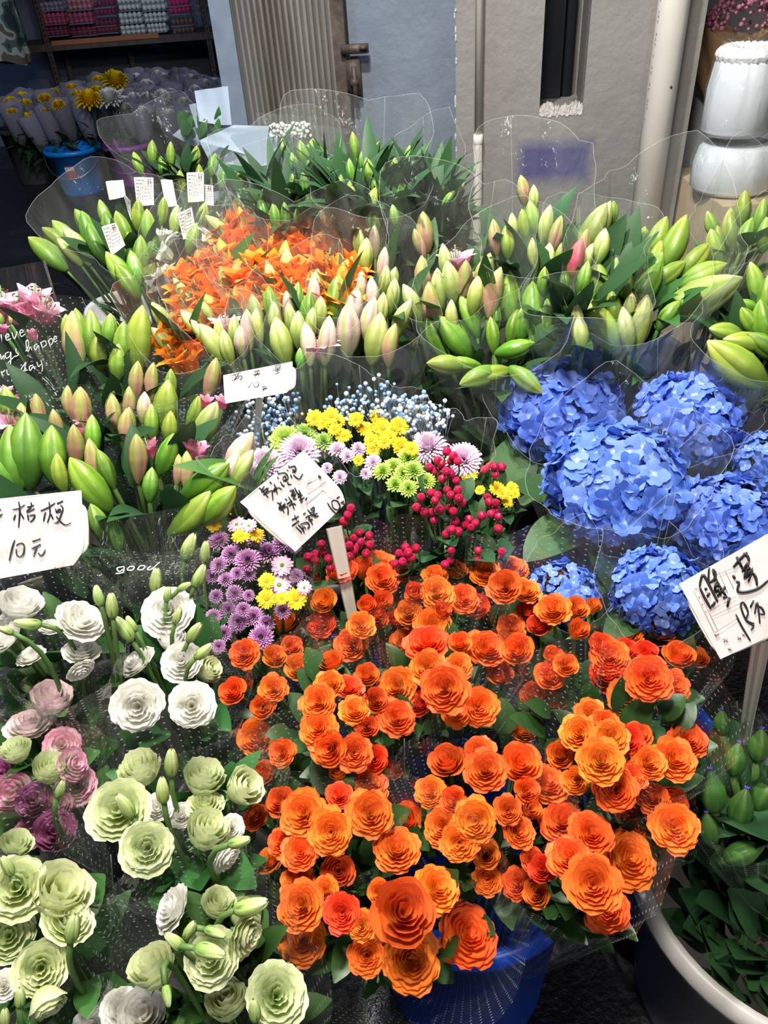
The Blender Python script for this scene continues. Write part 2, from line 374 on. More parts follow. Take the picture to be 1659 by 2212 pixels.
ROSE_L = [(3, .10, .30, .0, 1.5), (3, .19, .33, .02, 1.4), (4, .30, .32, .04, 1.35), (5, .42, .29, .07, 1.3), (5, .54, .24, .10, 1.25), (6, .66, .17, .13, 1.2), (6, .77, .09, .16, 1.2), (7, .86, 0.0, .24, 1.05)]
ROSE_H = [(3, .12, .42, .0, 1.5), (3, .22, .46, .02, 1.4), (4, .33, .44, .04, 1.35), (4, .45, .40, .08, 1.3), (5, .56, .32, .14, 1.2), (5, .66, .20, .22, 1.1)]
ROSE_B = [(3, .14, .62, .0, 1.6), (3, .26, .66, .0, 1.5), (4, .36, .60, .03, 1.4), (4, .44, .48, .10, 1.2)]
def roseset(mat, pre):
    return {'open': [cup_flower(pre + 'open', mat, ROSE_L, 10 + i, ruffle=.035, rk=6, point=.10) for i in range(4)],
            'half': [cup_flower(pre + 'half', mat, ROSE_H, 30 + i, ruffle=.02, rk=5, zb=-.5) for i in range(2)],
            'bud': [cup_flower(pre + 'bud', mat, ROSE_B, 40 + i, ruffle=.015, rk=5, zb=-.6) for i in range(2)]}
ROSES = {'o': roseset(ROSE, 'spray_rose_'), 'r': roseset(ROSE_RED, 'spray_rose_deep_')}
LIS_L = [(3, .16, .34, .0, 1.5), (3, .30, .38, .05, 1.45), (4, .46, .34, .10, 1.4), (4, .62, .24, .16, 1.35), (5, .76, .12, .20, 1.3), (5, .88, 0.0, .22, 1.25)]
LIS_C = [(3, .26, .50, .02, 1.5), (3, .44, .52, .06, 1.45), (4, .60, .46, .10, 1.4), (4, .72, .36, .18, 1.3)]
LIS_P = [(3, .14, .50, .0, 1.5), (4, .28, .54, .03, 1.45), (4, .42, .52, .05, 1.4), (5, .54, .44, .06, 1.4), (5, .64, .30, .08, 1.3)]
def lisset(mat, pre):
    return {'open': [cup_flower(pre + 'open', mat, LIS_L, 50 + i, ns=7, nt=11, ruffle=.035, rk=9, point=.02, edge=.02, calyx=G_STEMP, zb=-.45) for i in range(3)],
            'cup': [cup_flower(pre + 'cup', mat, LIS_C, 60 + i, ns=7, nt=11, ruffle=.03, rk=9, point=.02, edge=.0, calyx=G_STEMP, zb=-.7) for i in range(2)],
            'ball': [cup_flower(pre + 'ball', mat, LIS_P, 70 + i, ns=7, nt=9, ruffle=.028, rk=8, point=.03, edge=.0, calyx=G_STEMP, zb=-.55) for i in range(2)]}
LIS = {'w': lisset(LIS_WHITE, 'lisianthus_white_'), 'g': lisset(LIS_GREEN, 'lisianthus_green_'), 'p': lisset(LIS_PINK, 'lisianthus_pink_'),
       'b': lisset(LIS_BLUSH, 'lisianthus_blush_'), 'm': lisset(LIS_MAUVE, 'lisianthus_mauve_')}

def bud_mesh(name, mat, prof, lobes=3, depth=.24, bend=.05, na=24, nv=14, seed=0, split=0.0, mats=None):
    """closed bud from z 0 to 1 with lobed section; split opens the tip into petal points"""
    z = np.linspace(0, 1, nv); pz, pr = zip(*prof)
    r = np.interp(z, pz, pr)
    a = np.arange(na + 1) / na * 2 * math.pi
    lob = 1 + depth * (np.abs(np.sin(a * lobes / 2)) ** .7 - .6)
    P = np.zeros((nv, na + 1, 3)); UV = np.zeros((nv, na + 1, 2))
    for i in range(nv):
        k = 1 + (lob - 1) * min(1, z[i] * 4) * (1 if z[i] < .85 else 1.4)
        P[i, :, 0] = r[i] * k * np.cos(a) + bend * math.sin(z[i] * 3.14)
        P[i, :, 1] = r[i] * k * np.sin(a)
        P[i, :, 2] = z[i] + split * z[i] ** 6 * (np.abs(np.sin(a * lobes / 2)) - .5)
        UV[i, :, 0] = a / (2 * math.pi); UV[i, :, 1] = z[i]
    mb = MB(); mb.grid(P, UV)
    return mb
LILY_PROF = [(0, .045), (.06, .085), (.25, .155), (.48, .19), (.7, .165), (.86, .105), (.95, .05), (1, .012)]
LILY_FAT = [(0, .055), (.06, .11), (.25, .19), (.45, .225), (.68, .195), (.86, .12), (.95, .055), (1, .012)]
def lily_buds(pre, mat):
    return [bud_mesh(pre, mat, LILY_PROF, bend=.03).mesh(pre, mat), bud_mesh(pre, mat, LILY_FAT, bend=.02).mesh(pre, mat),
            bud_mesh(pre, mat, LILY_PROF, bend=.06, split=.03).mesh(pre, mat)]
BUDS = {'g': lily_buds('lily_bud_green', BUD_GREEN), 'f': lily_buds('lily_bud_fresh', BUD_FRESH), 'd': lily_buds('lily_bud_deep', BUD_DEEP), 'p': lily_buds('lily_bud_pink', BUD_PINK),
        'b': lily_buds('lily_bud_blush', BUD_BLUSH), 'c': lily_buds('lily_bud_cream', BUD_CREAM), 'o': lily_buds('lily_bud_orange', BUD_ORANGE),
        'r': lily_buds('lily_bud_red', BUD_RED)}
LBUD_PROF = [(0, .05), (.04, .13), (.12, .2), (.35, .235), (.6, .22), (.8, .17), (.93, .12), (1, .05)]
def lis_bud():
    mb = bud_mesh('lisianthus_bud', LIS_BUD, LBUD_PROF, lobes=5, depth=.16, bend=.03, split=.08)
    for i in range(5):
        a = i * 1.2566; ss = np.linspace(0, 1, 5)[:, None]; tt = np.linspace(-1, 1, 3)[None, :]
        rad = .12 + .16 * np.sin(ss * 1.6); zz = .02 + .5 * ss; wd = .05 * (1 - ss)
        mb.grid(np.stack([rad * math.cos(a) - wd * tt * math.sin(a), rad * math.sin(a) + wd * tt * math.cos(a), zz + 0 * tt], -1), None, 1)
    return mb.mesh('lisianthus_bud', [LIS_BUD, G_STEMP])
LISBUD = lis_bud()
WBUD = bud_mesh('water_lily_bud', BUD_DEEP, [(0, .08), (.1, .2), (.35, .27), (.6, .25), (.85, .13), (1, .03)], lobes=4, depth=.14, bend=.02)
WBUD_TIP = simple('violet_tip', (.10, .04, .36), .5)
WBUD_G = petal('water_lily_bud', [(0, (.03, .10, .02)), (.6, (.045, .14, .025)), (1, (.07, .16, .04))], .4, .1, .15, .01, ribs=(4, (.12, .2, .04), .5))
for i in range(7):
    a = i * .9; WBUD.tube([(.0, 0, .95), (.02 * math.cos(a), .02 * math.sin(a), 1.0), (.06 * math.cos(a), .06 * math.sin(a), 1.06)], [.02, .02, .005], 5, 1)
WBUD = WBUD.mesh('water_lily_bud', [WBUD_G, WBUD_TIP])

def strip(mb, a, r0, r1, z0, z1, w, mi=0, arch=.1, cup=.0, ns=5, tipw=.25, tw=0.0, tip='round', nt=3):
    """one strap petal running outwards at azimuth a"""
    s = np.linspace(0, 1, ns)[:, None]; t = np.linspace(-1, 1, nt)[None, :]
    r = r0 + (r1 - r0) * s; z = z0 + (z1 - z0) * s + arch * np.sin(s * 3.14) - cup * (1 - t ** 2) * w
    ww = w * np.sin(np.clip(.25 + .75 * s, 0, 1) * 3.0) ** .6 if tip == 'round' else w * (1 - s ** 1.6) ** .8
    x = t * ww * math.cos(tw); z = z + t * ww * math.sin(tw)
    mb.grid(np.stack([r * math.cos(a) - x * math.sin(a), r * math.sin(a) + x * math.cos(a), z + 0 * t], -1), np.stack([(t + 1) / 2 + 0 * s, s + 0 * t], -1), mi)
def daisy(name, pm, dm, n=16, rows=2, disk=.32, seed=0):
    g = random.Random(seed); mb = MB()
    for k in range(rows):
        for i in range(n):
            strip(mb, (i + .5 * k) * 6.283 / n + g.uniform(-.1, .1), .15, (1 - .16 * k) * g.uniform(.88, 1.05), .02 + .05 * k, g.uniform(-.1, .1) + .10 * k, .20, arch=.08, cup=.3)
    mb.lathe([(disk, 0), (disk, .08), (disk * .75, .17), (disk * .4, .19), (.01, .16)], 14, (0, 0, 0), 1)
    mb.lathe([(.05, -.5), (.1, -.2), (.26, -.05), (.2, .0)], 8, (0, 0, 0), 2)
    return mb.mesh(name, [pm, dm, G_STEM])
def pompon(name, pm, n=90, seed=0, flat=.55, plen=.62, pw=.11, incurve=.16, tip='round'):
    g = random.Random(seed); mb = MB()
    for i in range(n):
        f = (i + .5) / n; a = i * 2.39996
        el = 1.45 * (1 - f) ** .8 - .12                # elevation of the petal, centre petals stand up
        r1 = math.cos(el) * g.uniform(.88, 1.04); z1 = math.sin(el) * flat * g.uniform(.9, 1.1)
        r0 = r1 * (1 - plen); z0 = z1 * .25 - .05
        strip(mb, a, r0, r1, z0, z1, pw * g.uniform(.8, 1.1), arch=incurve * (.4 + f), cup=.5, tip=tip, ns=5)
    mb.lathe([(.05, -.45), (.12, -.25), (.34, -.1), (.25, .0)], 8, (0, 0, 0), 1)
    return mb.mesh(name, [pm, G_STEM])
M_YEL = [daisy('yellow_daisy', MUM_YELLOW, DISK_Y, 18, 2, .3, i) for i in (1, 2)]
M_PNK = [daisy('pink_daisy', DAISY_PINK, DISK_G, 18, 2, .2, 3)]
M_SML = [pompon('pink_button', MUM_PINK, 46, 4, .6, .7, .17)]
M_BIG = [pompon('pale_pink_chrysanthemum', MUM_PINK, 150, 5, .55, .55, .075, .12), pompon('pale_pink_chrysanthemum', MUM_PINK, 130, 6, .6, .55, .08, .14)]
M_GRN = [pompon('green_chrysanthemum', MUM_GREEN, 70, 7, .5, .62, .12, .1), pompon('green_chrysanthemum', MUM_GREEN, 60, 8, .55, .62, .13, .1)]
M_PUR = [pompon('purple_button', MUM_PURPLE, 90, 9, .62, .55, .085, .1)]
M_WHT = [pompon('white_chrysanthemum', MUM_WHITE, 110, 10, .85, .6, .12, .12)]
M_YBG = [pompon('yellow_chrysanthemum', MUM_YELLOW, 120, 11, .85, .6, .12, .12)]

def lily_flower(name, pm, open_=1.0, seed=0, stam=True, plen=1.0):
    g = random.Random(seed); mb = MB()
    s = np.linspace(0, 1, 9)[:, None]; t = np.linspace(-1, 1, 5)[None, :]
    for i in range(6):
        a = i * 1.0472 + g.uniform(-.12, .12); o = open_ * g.uniform(.75, 1.25)
        wd = (.29 if i % 2 else .37) * np.sin(np.clip(.12 + .88 * s, 0, 1) * 3.08) ** .75
        r = .07 + .30 * s + o * .55 * s ** 2.6; z = plen * (s * .95 - o * .55 * s ** 4)
        z = z - .10 * np.abs(t) * wd + .0 * t; rr = r - .35 * wd * t ** 2 + .03 * np.sin(5 * s + i)
        x = t * wd
        mb.grid(np.stack([rr * math.cos(a) - x * math.sin(a), rr * math.sin(a) + x * math.cos(a), z + 0 * t], -1), np.stack([(t + 1) / 2 + 0 * s, s + 0 * t], -1), 0)
    if stam:
        for i in range(6):
            a = i * 1.0472 + .5
            e = Vector((.16 * math.cos(a), .16 * math.sin(a), .82))
            mb.tube([(.02 * math.cos(a), .02 * math.sin(a), .1), (.08 * math.cos(a), .08 * math.sin(a), .5), e], .010, 4, 2)
            mb.tube([e + Vector((-.05 * math.sin(a), .05 * math.cos(a), .0)), e, e - Vector((-.05 * math.sin(a), .05 * math.cos(a), 0))], [.012, .026, .012], 5, 1)
        mb.tube([(0, 0, .1), (0, 0, .95)], [.015, .028], 5, 2)
    return mb.mesh(name, [pm, STAMEN, G_STEMP])
LILIES = {'o': [lily_flower('orange_lily', LILY_ORANGE, o, i, i == 2) for i, o in enumerate((.15, .3, .5))],
          'p': [lily_flower('pink_lily', LILY_PINK, o, i + 5) for i, o in enumerate((.22, .4, .75))],
          'y': [lily_flower('rosy_lily', LILY_ROSY, o, i + 5) for i, o in enumerate((.12, .25, .5))],
          'w': [lily_flower('white_lily', LILY_WHITE, o, i + 9) for i, o in enumerate((.4, .9))]}

def hydrangea_head(name, mats, n=150, seed=0, squash=.72):
    g = random.Random(seed); mb = MB()
    for i in range(n):
        f = (i + .5) / n; th = math.acos(1 - 1.42 * f); a = i * 2.39996 + g.uniform(-.15, .15)
        rad = g.uniform(.88, 1.04)
        d = Vector((math.sin(th) * math.cos(a), math.sin(th) * math.sin(a), math.cos(th)))
        c = Vector((d.x * rad, d.y * rad, d.z * rad * squash))
        ax = (d + Vector((g.uniform(-.6, .6), g.uniform(-.6, .6), g.uniform(-.4, .5)))).normalized()
        M = frame(ax, g.uniform(0, 6.28)); sz = g.uniform(.14, .225); mi = 1 if g.random() < .35 else 0
        s = np.linspace(0, 1, 5)[:, None]; t = np.linspace(-1, 1, 4)[None, :]
        tilt = g.uniform(.05, .35)
        for k in range(4):
            b = k * 1.5708 + g.uniform(-.1, .1); tk = tilt + g.uniform(-.15, .25)
            w = sz * .62 * np.sin(np.clip(.10 + .9 * s, 0, 1) * 2.85) ** .7
            r = sz * s * 1.05; x = t * w; z = sz * (tk * s ** 1.3 - .12 * (t ** 2) * s + g.uniform(-.1, .1) * t * s)
            P = np.stack([r * math.cos(b) - x * math.sin(b), r * math.sin(b) + x * math.cos(b), z + 0 * t], -1).reshape(-1, 3)
            Mr = np.array([[M[i_][j_] for j_ in range(3)] for i_ in range(3)])
            P = P @ Mr.T + np.array(c)
            mb.grid(P.reshape(5, 4, 3), np.stack([(t + 1) / 2 + 0 * s, s + 0 * t], -1), mi)
        mb.tube([Vector(c) * .3, Vector(c) * .97], .008, 3, 2, caps=False)
    return mb.mesh(name, mats)
HYDS = [hydrangea_head('hydrangea_head', [HYD, HYD_L, G_STEM], 190, i) for i in range(3)] + [hydrangea_head('hydrangea_head', [HYD, HYD_L, G_STEM], 110, 9)]

# ------------------------------------------------------------------ leaves, stems, films
def leaf(mb, base, axis, up, L, Wd, curl=.3, fold=.25, mi=0, ns=7, shape='lance'):
    axis = Vector(axis).normalized(); sd = axis.cross(Vector(up))
    if sd.length < .05: sd = axis.cross(Vector((1, 0, 0)))
    sd.normalize(); nrm = sd.cross(axis)
    s = np.linspace(0, 1, ns)[:, None]; t = np.linspace(-1, 1, 3)[None, :]
    if shape == 'lance': w = Wd * np.sin(np.clip(.05 + .95 * s, 0, 1) ** .75 * 3.13) ** .9
    else: w = Wd * np.sin(np.clip(.06 + .94 * s, 0, 1) ** .85 * 3.12) ** .65
    b = np.array(base); A, B, C = np.array(axis), np.array(sd), np.array(nrm)
    al = L * (s - .12 * curl * s ** 2); dn = -L * curl * .55 * s ** 2.2 + fold * np.abs(t) * w
    P = b + (al + 0 * t)[..., None] * A + (t * w)[..., None] * B + (dn)[..., None] * C
    mb.grid(P, np.stack([(t + 1) / 2 + 0 * s, s + 0 * t], -1), mi)
def bez(a, b, c, n=7):
    return [a * (1 - t) ** 2 + b * 2 * t * (1 - t) + c * t * t for t in [i / (n - 1) for i in range(n)]]
def stem_bundle(parent, A, heads, r=.003, mat=None, name='stem_bundle', spread=.03):
    mb = MB(); g = random.Random(len(heads) + 3)
    for p in heads:
        a = A + Vector((g.uniform(-spread, spread), g.uniform(-spread, spread), 0))
        mb.tube(bez(a, a * .35 + p * .65 + Vector((0, 0, .04)) - (p - A) * .12, p), r, 5)
    return mb.obj(name, mat or G_STEM, parent)

def rim_of(A, pts, margin, seed, smooth=2, N=60):
    M = sum((p for p, _ in pts), Vector()) / len(pts)
    ax = (M - A).normalized()
    aw = Vector((M.x - CAM.x, M.y - CAM.y, 0)).normalized()
    b1 = (aw - ax * aw.dot(ax)).normalized(); b2 = ax.cross(b1)
    Rr = np.zeros(N)
    for k in range(N):
        ph = 2 * math.pi * k / N; d = b1 * math.cos(ph) + b2 * math.sin(ph)
        Rr[k] = max((p - M).dot(d) + r for p, r in pts)
    Rr = np.maximum(Rr, Rr.mean() * .6)
    for _ in range(smooth): Rr = (np.roll(Rr, 1) + Rr + np.roll(Rr, -1)) / 3
    top = sum((p - A).dot(ax) for p, _ in pts) / len(pts)
    return M, ax, b1, b2, Rr + margin, top
def wrapper(parent, A, pts, hb=.09, hf=-.02, margin=.015, seed=0, mat=None, corner=.05, ncorner=3, h0=.25, flare=.15, wr=.006, name='film_wrapper', rot=0.0):
    """cone of clear film folded round a bunch; higher at the back (hb) than at the front (hf)"""
    g = random.Random(seed); N = 60
    M, ax, b1, b2, Rr, top = rim_of(A, pts, margin, seed)
    f1 = fourier(g, (7, 11, 17), wr * .6); ph0 = g.uniform(0, 6.28) if not rot else rot
    nc = ncorner * 2 + 1; cph = [ph0 + 6.2832 * (i + g.uniform(-.25, .25)) / nc for i in range(nc)]; chh = [corner * (g.uniform(.5, 1.1) if i % 2 else g.uniform(-.35, .1)) for i in range(nc)]
    cx_ = np.array([c + o for o in (-6.2832, 0, 6.2832) for c in cph]); ch_ = np.array(chh * 3); od = np.argsort(cx_); cx_, ch_ = cx_[od], ch_[od]
    kink = lambda q: float(np.interp(q % 6.2832, cx_, ch_))
    mb = MB(); ns = 16; P = np.zeros((ns, N + 1, 3)); UV = np.zeros((ns, N + 1, 2))
    for k in range(N + 1):
        ph = 2 * math.pi * k / N; kk = k % N
        d = b1 * math.cos(ph) + b2 * math.sin(ph)
        pk = max(0.0, kink(ph) / corner)
        h = top + hf + (hb - hf) * (1 + math.cos(ph)) / 2 + kink(ph)
        Rk = Rr[kk] * (1 + .10 * pk)
        for i in range(ns):
            s = i / (ns - 1)
            rad = .03 + (Rk - .03) * s ** .8 + Rk * flare * max(0, s - .8) * (1 + .5 * math.cos(ph)) + float(f1(ph)) * s
            q = A + ax * (h * (h0 + (1 - h0) * s)) + d * rad
            P[i, k] = q; UV[i, k] = (ph * Rr.mean(), h * s)
    mb.grid(P, UV)
    if mat in (None, FILM, FILM_LOW): mb.tube([P[-1, k] for k in range(N + 1)], .0004, 4, 1)
    for k in (g.randrange(N), g.randrange(N))[:2 if mat in (None, FILM, FILM_LOW) else 1]: mb.tube([P[i, k] for i in range(4, ns)], .00055, 4, 1)
    return mb.obj(name, [mat or FILM, FILM_GLINT], parent)

def foliage(parent, A, pts, n, L, Wd, mat, seed=0, name='foliage', low=.06, high=.0, shape='lance', out=.8, curl=.35, up=1.0, rad=1.0):
    g = random.Random(seed); mb = MB()
    M, ax, b1, b2, Rr, top = rim_of(A, pts, 0, seed)
    for i in range(n):
        ph = g.uniform(0, 6.283); k = int(ph / 6.2832 * 60) % 60
        f = math.sqrt(g.random()) * rad
        d = b1 * math.cos(ph) + b2 * math.sin(ph)
        p = A + ax * (top - (g.uniform(low * .3, low + .05) if shape != 'lance' else g.uniform(-.03, low + .13)) + high) + d * (Rr[k] * f * .92)
        dirv = (ax * up + d * out * (f + .2) + Vector((g.uniform(-.5, .5), g.uniform(-.5, .5), g.uniform(-.3, .5)))).normalized()
        ll = L * g.uniform(.6, 1.25)
        leaf(mb, p - dirv * ll * .45, dirv, (ax + Vector((g.uniform(-.4, .4), g.uniform(-.4, .4), .3))), ll, Wd * g.uniform(.7, 1.2), g.uniform(0, curl * 2), g.uniform(.1, .4), shape=shape)
    return mb.obj(name, mat, parent)

def bucket(name, label, loc, r, h, mat, group=None, taper=.8, cat='bucket', handle=True, rimr=.012):
    t = thing(name, label, cat, loc, group)
    mb = MB()
    mb.lathe([(r * taper * .2, .004), (r * taper, .0), (r * taper, .01), (r * .97, h - .03), (r * .985, h - .03), (r + rimr, h - .028), (r + rimr + .002, h - .012), (r + rimr * .5, h), (r * .99, h), (r * .965, h - .012), (r * .93 * (taper + .06), .03), (.001, .025)], 56, loc)
    mb.obj('body', mat, t)
    return t
# ------------------------------------------------------------------ the place: floor, wall, pillar, door
def struct(o): o['kind'] = 'structure'; return o
def floor_mat():
    m, nt, N, done = nodes('wet_asphalt')
    tc = N('TexCoord'); nz = N('TexNoise', i_Vector=tc.outputs['Object'], i_Scale=3.0, i_Detail=8.0); n2 = N('TexNoise', i_Vector=tc.outputs['Object'], i_Scale=90.0, i_Detail=4.0)
    c = ramp(N, nz.outputs[0], [(.3, (.006, .0065, .008)), (.7, (.018, .018, .021))])
    r = ramp(N, nz.outputs[0], [(.35, (.2, .2, .2)), (.65, (.6, .6, .6))])
    p = N('BsdfPrincipled', i_Base_Color=c.outputs[0], i_Roughness=r.outputs[0])
    b = N('Bump', i_Strength=.5, i_Distance=.01, i_Height=n2.outputs[0]); nt.links.new(b.outputs[0], p.inputs['Normal'])
    done(p); return m
def plaster(name, c0, c1, paint=None, chips=0.0):
    """rough painted plaster; paint = (centre, half size, colour) of a sprayed patch in object space"""
    m, nt, N, done = nodes(name)
    tc = N('TexCoord'); ob = tc.outputs['Object']
    nz = N('TexNoise', i_Vector=ob, i_Scale=2.2, i_Detail=9.0); n2 = N('TexNoise', i_Vector=ob, i_Scale=45.0, i_Detail=6.0); n3 = N('TexNoise', i_Vector=ob, i_Scale=9.0, i_Detail=3.0)
    col = ramp(N, nz.outputs[0], [(.3, c0), (.7, c1)])
    last = col.outputs[0]
    pit = ramp(N, n3.outputs[0], [(.22, (1, 1, 1)), (.27, (0, 0, 0))])
    mx = N('MixRGB', i_Fac=pit.outputs[0], i_Color1=last, i_Color2=(c0[0] * .3, c0[1] * .3, c0[2] * .3, 1)); last = mx.outputs[0]
    if chips:
        vz = N('TexVoronoi', i_Vector=ob, i_Scale=8.0)
        ch = math_(N, 'LESS_THAN', math_(N, 'ADD', vz.outputs['Distance'], math_(N, 'MULTIPLY', n2.outputs[0], .12)), chips)
        mx = N('MixRGB', i_Fac=ch, i_Color1=last, i_Color2=(.6, .62, .64, 1)); last = mx.outputs[0]
    if paint:
        (cx_, cz_), (hx, hz), pc = paint
        sp = N('SeparateXYZ', i_0=ob)
        wob = math_(N, 'MULTIPLY', math_(N, 'SUBTRACT', n3.outputs[0], .5), .02)
        ux = math_(N, 'SUBTRACT', math_(N, 'ABSOLUTE', math_(N, 'SUBTRACT', sp.outputs[0], cx_)), hx)
        uz = math_(N, 'SUBTRACT', math_(N, 'ABSOLUTE', math_(N, 'SUBTRACT', sp.outputs[2], cz_)), hz)
        d = math_(N, 'ADD', math_(N, 'MAXIMUM', ux, uz), wob)
        f = math_(N, 'MULTIPLY', math_(N, 'SUBTRACT', .026, d), 22.0, True)
        mx = N('MixRGB', i_Fac=math_(N, 'MULTIPLY', f, .95), i_Color1=last, i_Color2=c4(pc)); last = mx.outputs[0]
    p = N('BsdfPrincipled', i_Base_Color=last, i_Roughness=.62)
    hh = math_(N, 'ADD', math_(N, 'MULTIPLY', n2.outputs[0], .35), math_(N, 'MULTIPLY', n3.outputs[0], .9))
    b = N('Bump', i_Strength=.35, i_Distance=.02, i_Height=hh); nt.links.new(b.outputs[0], p.inputs['Normal'])
    done(p); return m

mb = MB(); mb.poly([(-8, -2, FLOOR), (5, -2, FLOOR), (5, 9, FLOOR), (-8, 9, FLOOR)], [(0, 1, 2, 3)])
struct(mb.obj('floor', floor_mat(), smooth=False))

WA = math.radians(10)
WD = Vector((math.cos(WA), -math.sin(WA), 0)); WN = Vector((-math.sin(WA), -math.cos(WA), 0))
P0 = at_y(985, 250, 2.75)
def onw(x, y, back=0.0):
    p = at_plane(x, y, P0 - WN * back, WN)
    return (p - P0).dot(WD), p.z, p
def wallM(back=0.0, s=0.0, z=0.0):
    o = P0 + WD * s - WN * back
    return Matrix(((WD.x, -WN.x, 0, o.x), (WD.y, -WN.y, 0, o.y), (0, 0, 1, z), (0, 0, 0, 1)))   # local x along the wall, y into it, z up
s1 = onw(1490, 250)[0]
na, nb = onw(1170, 150)[0], onw(1266, 150)[0]
nz_ = onw(1215, 240)[1]
pc = onw(1197, 350); pw = (onw(1277, 350)[0] - onw(1117, 350)[0]) / 2; ph_ = abs(onw(1197, 306)[1] - onw(1197, 392)[1]) / 2
PIL = plaster('grey_plaster', (.19, .18, .172), (.24, .228, .215), ((pc[0], pc[1]), (pw * .92, ph_ * .9), (.045, .036, .16)))
mb = MB()
H = 3.1
mb.box((0, 0, 0), (na, .45, H)); mb.box((nb, 0, 0), (s1, .45, H)); mb.box((na, 0, 0), (nb, .45, nz_)); mb.box((na, .3, nz_), (nb, .45, H))
pil = struct(mb.obj('wall_pillar', PIL, smooth=False, M=wallM()))
# broken plaster at the bottom of the slot and along the pillar's left edge
CHIP = simple('broken_plaster', (.52, .49, .46), .85, noise=.2, scale=90, bump=.6)
g = random.Random(5); mb = MB()
nX = 34; top = []; bot = []; inn = []
for i in range(nX):
    u = i / (nX - 1); x = na + (nb - na) * u; hump = -.006 + .008 * math.sin(u * 9) + .008 * math.sin(u * 3.1) + g.uniform(-.004, .004)
    zt = nz_ + .012 + hump; top.append((x, -.003 + g.uniform(-.002, .002), zt)); bot.append((x, -.002, nz_ - .010 - g.uniform(0, .012) * math.sin(u * 3.14) ** .5)); inn.append((x, .035, zt + .004 + g.uniform(-.006, .004)))
mb.grid([bot, top, inn])
z = .85
while z < 2.0:
    mb.ball((g.uniform(-.003, .002), g.uniform(-.002, .003), z), g.uniform(.0015, .005), k=5, n=3, sq=g.uniform(1, 4)); z += abs(g.gauss(0, .035)) + .004
struct(mb.obj('trim_broken_plaster', CHIP, smooth=False, M=wallM()))
mb = MB(); zc = nz_ + .9
mb.box((na + .004, .22, nz_ - .0), (na + .075, .29, H)); 
mb.tube([(na + .095, .26, nz_), (na + .095, .26, H)], .02, 10)
struct(mb.obj('trim_slot_frame', simple('dark_slot_frame', (.012, .014, .02), .35, .3), smooth=False, M=wallM()))

# recess wall behind, with the metal door
RW = .34
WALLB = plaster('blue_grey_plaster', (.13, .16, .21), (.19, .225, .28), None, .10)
d0 = onw(512, 130, RW)[0]; d1 = onw(757, 130, RW)[0]
mb = MB(); mb.box((d1, RW, 0), (.02, RW + .12, H)); mb.box((d0, RW + .10, 0), (d1, RW + .14, H))
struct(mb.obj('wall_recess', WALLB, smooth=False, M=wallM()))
f0 = onw(458, 60, RW - .06)[0]
mb = MB(); mb.box((f0, RW - .06, 0), (f0 + .075, RW + .1, H)); mb.box((f0 + .075, RW - .035, 0), (d0, RW + .1, H))
struct(mb.obj('trim_door_post', simple('pale_blue_paint', (.19, .235, .30), .5, noise=.15, scale=14, bump=.15), smooth=False, M=wallM()))

def corr_mat():
    m, nt, N, done = nodes('ribbed_steel')
    tc = N('TexCoord'); mp = N('Mapping', i_Vector=tc.outputs['Object']); mp.inputs['Scale'].default_value = (14, 14, .9)
    nz = N('TexNoise', i_Vector=mp.outputs[0], i_Scale=1.0, i_Detail=7.0)
    n2 = N('TexNoise', i_Vector=tc.outputs['Object'], i_Scale=4.0, i_Detail=6.0)
    c = ramp(N, nz.outputs[0], [(.3, (.17, .135, .10)), (.46, (.36, .34, .31)), (.75, (.50, .50, .50))])
    r = ramp(N, n2.outputs[0], [(.3, (.22, .22, .22)), (.7, (.42, .42, .42))])
    p = N('BsdfPrincipled', i_Base_Color=c.outputs[0], i_Roughness=r.outputs[0], i_Metallic=.6)
    b = N('Bump', i_Strength=.12, i_Distance=.01, i_Height=n2.outputs[0]); nt.links.new(b.outputs[0], p.inputs['Normal'])
    done(p); return m
door = thing('metal_door', 'ribbed steel door with worn brown streaks beside the blue grey wall', 'door', (P0 + WD * d0 - WN * (RW - .02)).to_3d() * 1.0)
door.location.z = 0; WM[door.name] = Matrix.Translation((door.location.x, door.location.y, 0)); door.matrix_basis = WM[door.name]
door['kind'] = 'structure'; door.name = 'door_1'; WM['door_1'] = WM.pop('metal_door')
mb = MB(); nr = 17; pts = []
for i in range(nr):
    x0 = d0 + (d1 - d0 - .05) * i / nr; x1 = d0 + (d1 - d0 - .05) * (i + 1) / nr; w = x1 - x0
    pts += [(x0, 0), (x0 + w * .06, -.016), (x0 + w * .14, -.016), (x0 + w * .2, .004), (x0 + w * .62, -.004), (x0 + w * .96, -.001), (x0 + w * .97, .03)]
P = np.array([[(x, RW - .03 + y, z) for x, y in pts] for z in np.linspace(.05, 2.9, 12)])
P[:, :, 1] += .004 * np.sin(P[:, :, 2] * 3 + P[:, :, 0] * 9)
mb.grid(P)
mb.obj('door_panel', corr_mat(), door, smooth=False, M=wallM())
lz = onw(782, 104, RW - .03)[1]; ls = d1 - .01
mb = MB(); mb.box((d1 - .05, RW - .045, .05), (d1 - .005, RW, 2.9)); mb.obj('door_stile', METALDARK, door, smooth=False, M=wallM())
mb = MB(); mb.box((ls - .01, RW - .07, lz - .012), (ls + .085, RW - .045, lz + .016)); mb.lathe([(.001, 0), (.014, 0), (.014, .012), (.001, .012)], 12, (ls + .07, RW - .07, lz))
mb.box((ls, RW - .05, lz - .14), (ls + .05, RW - .03, lz - .03)); mb.tube([(ls + .03, RW - .06, lz - .16), (ls + .03, RW - .06, lz - .05)], .009, 8)
mb.ball((ls + .028, RW - .055, lz - .10), .018)
mb.obj('door_latch', METALDARK, door, M=wallM())

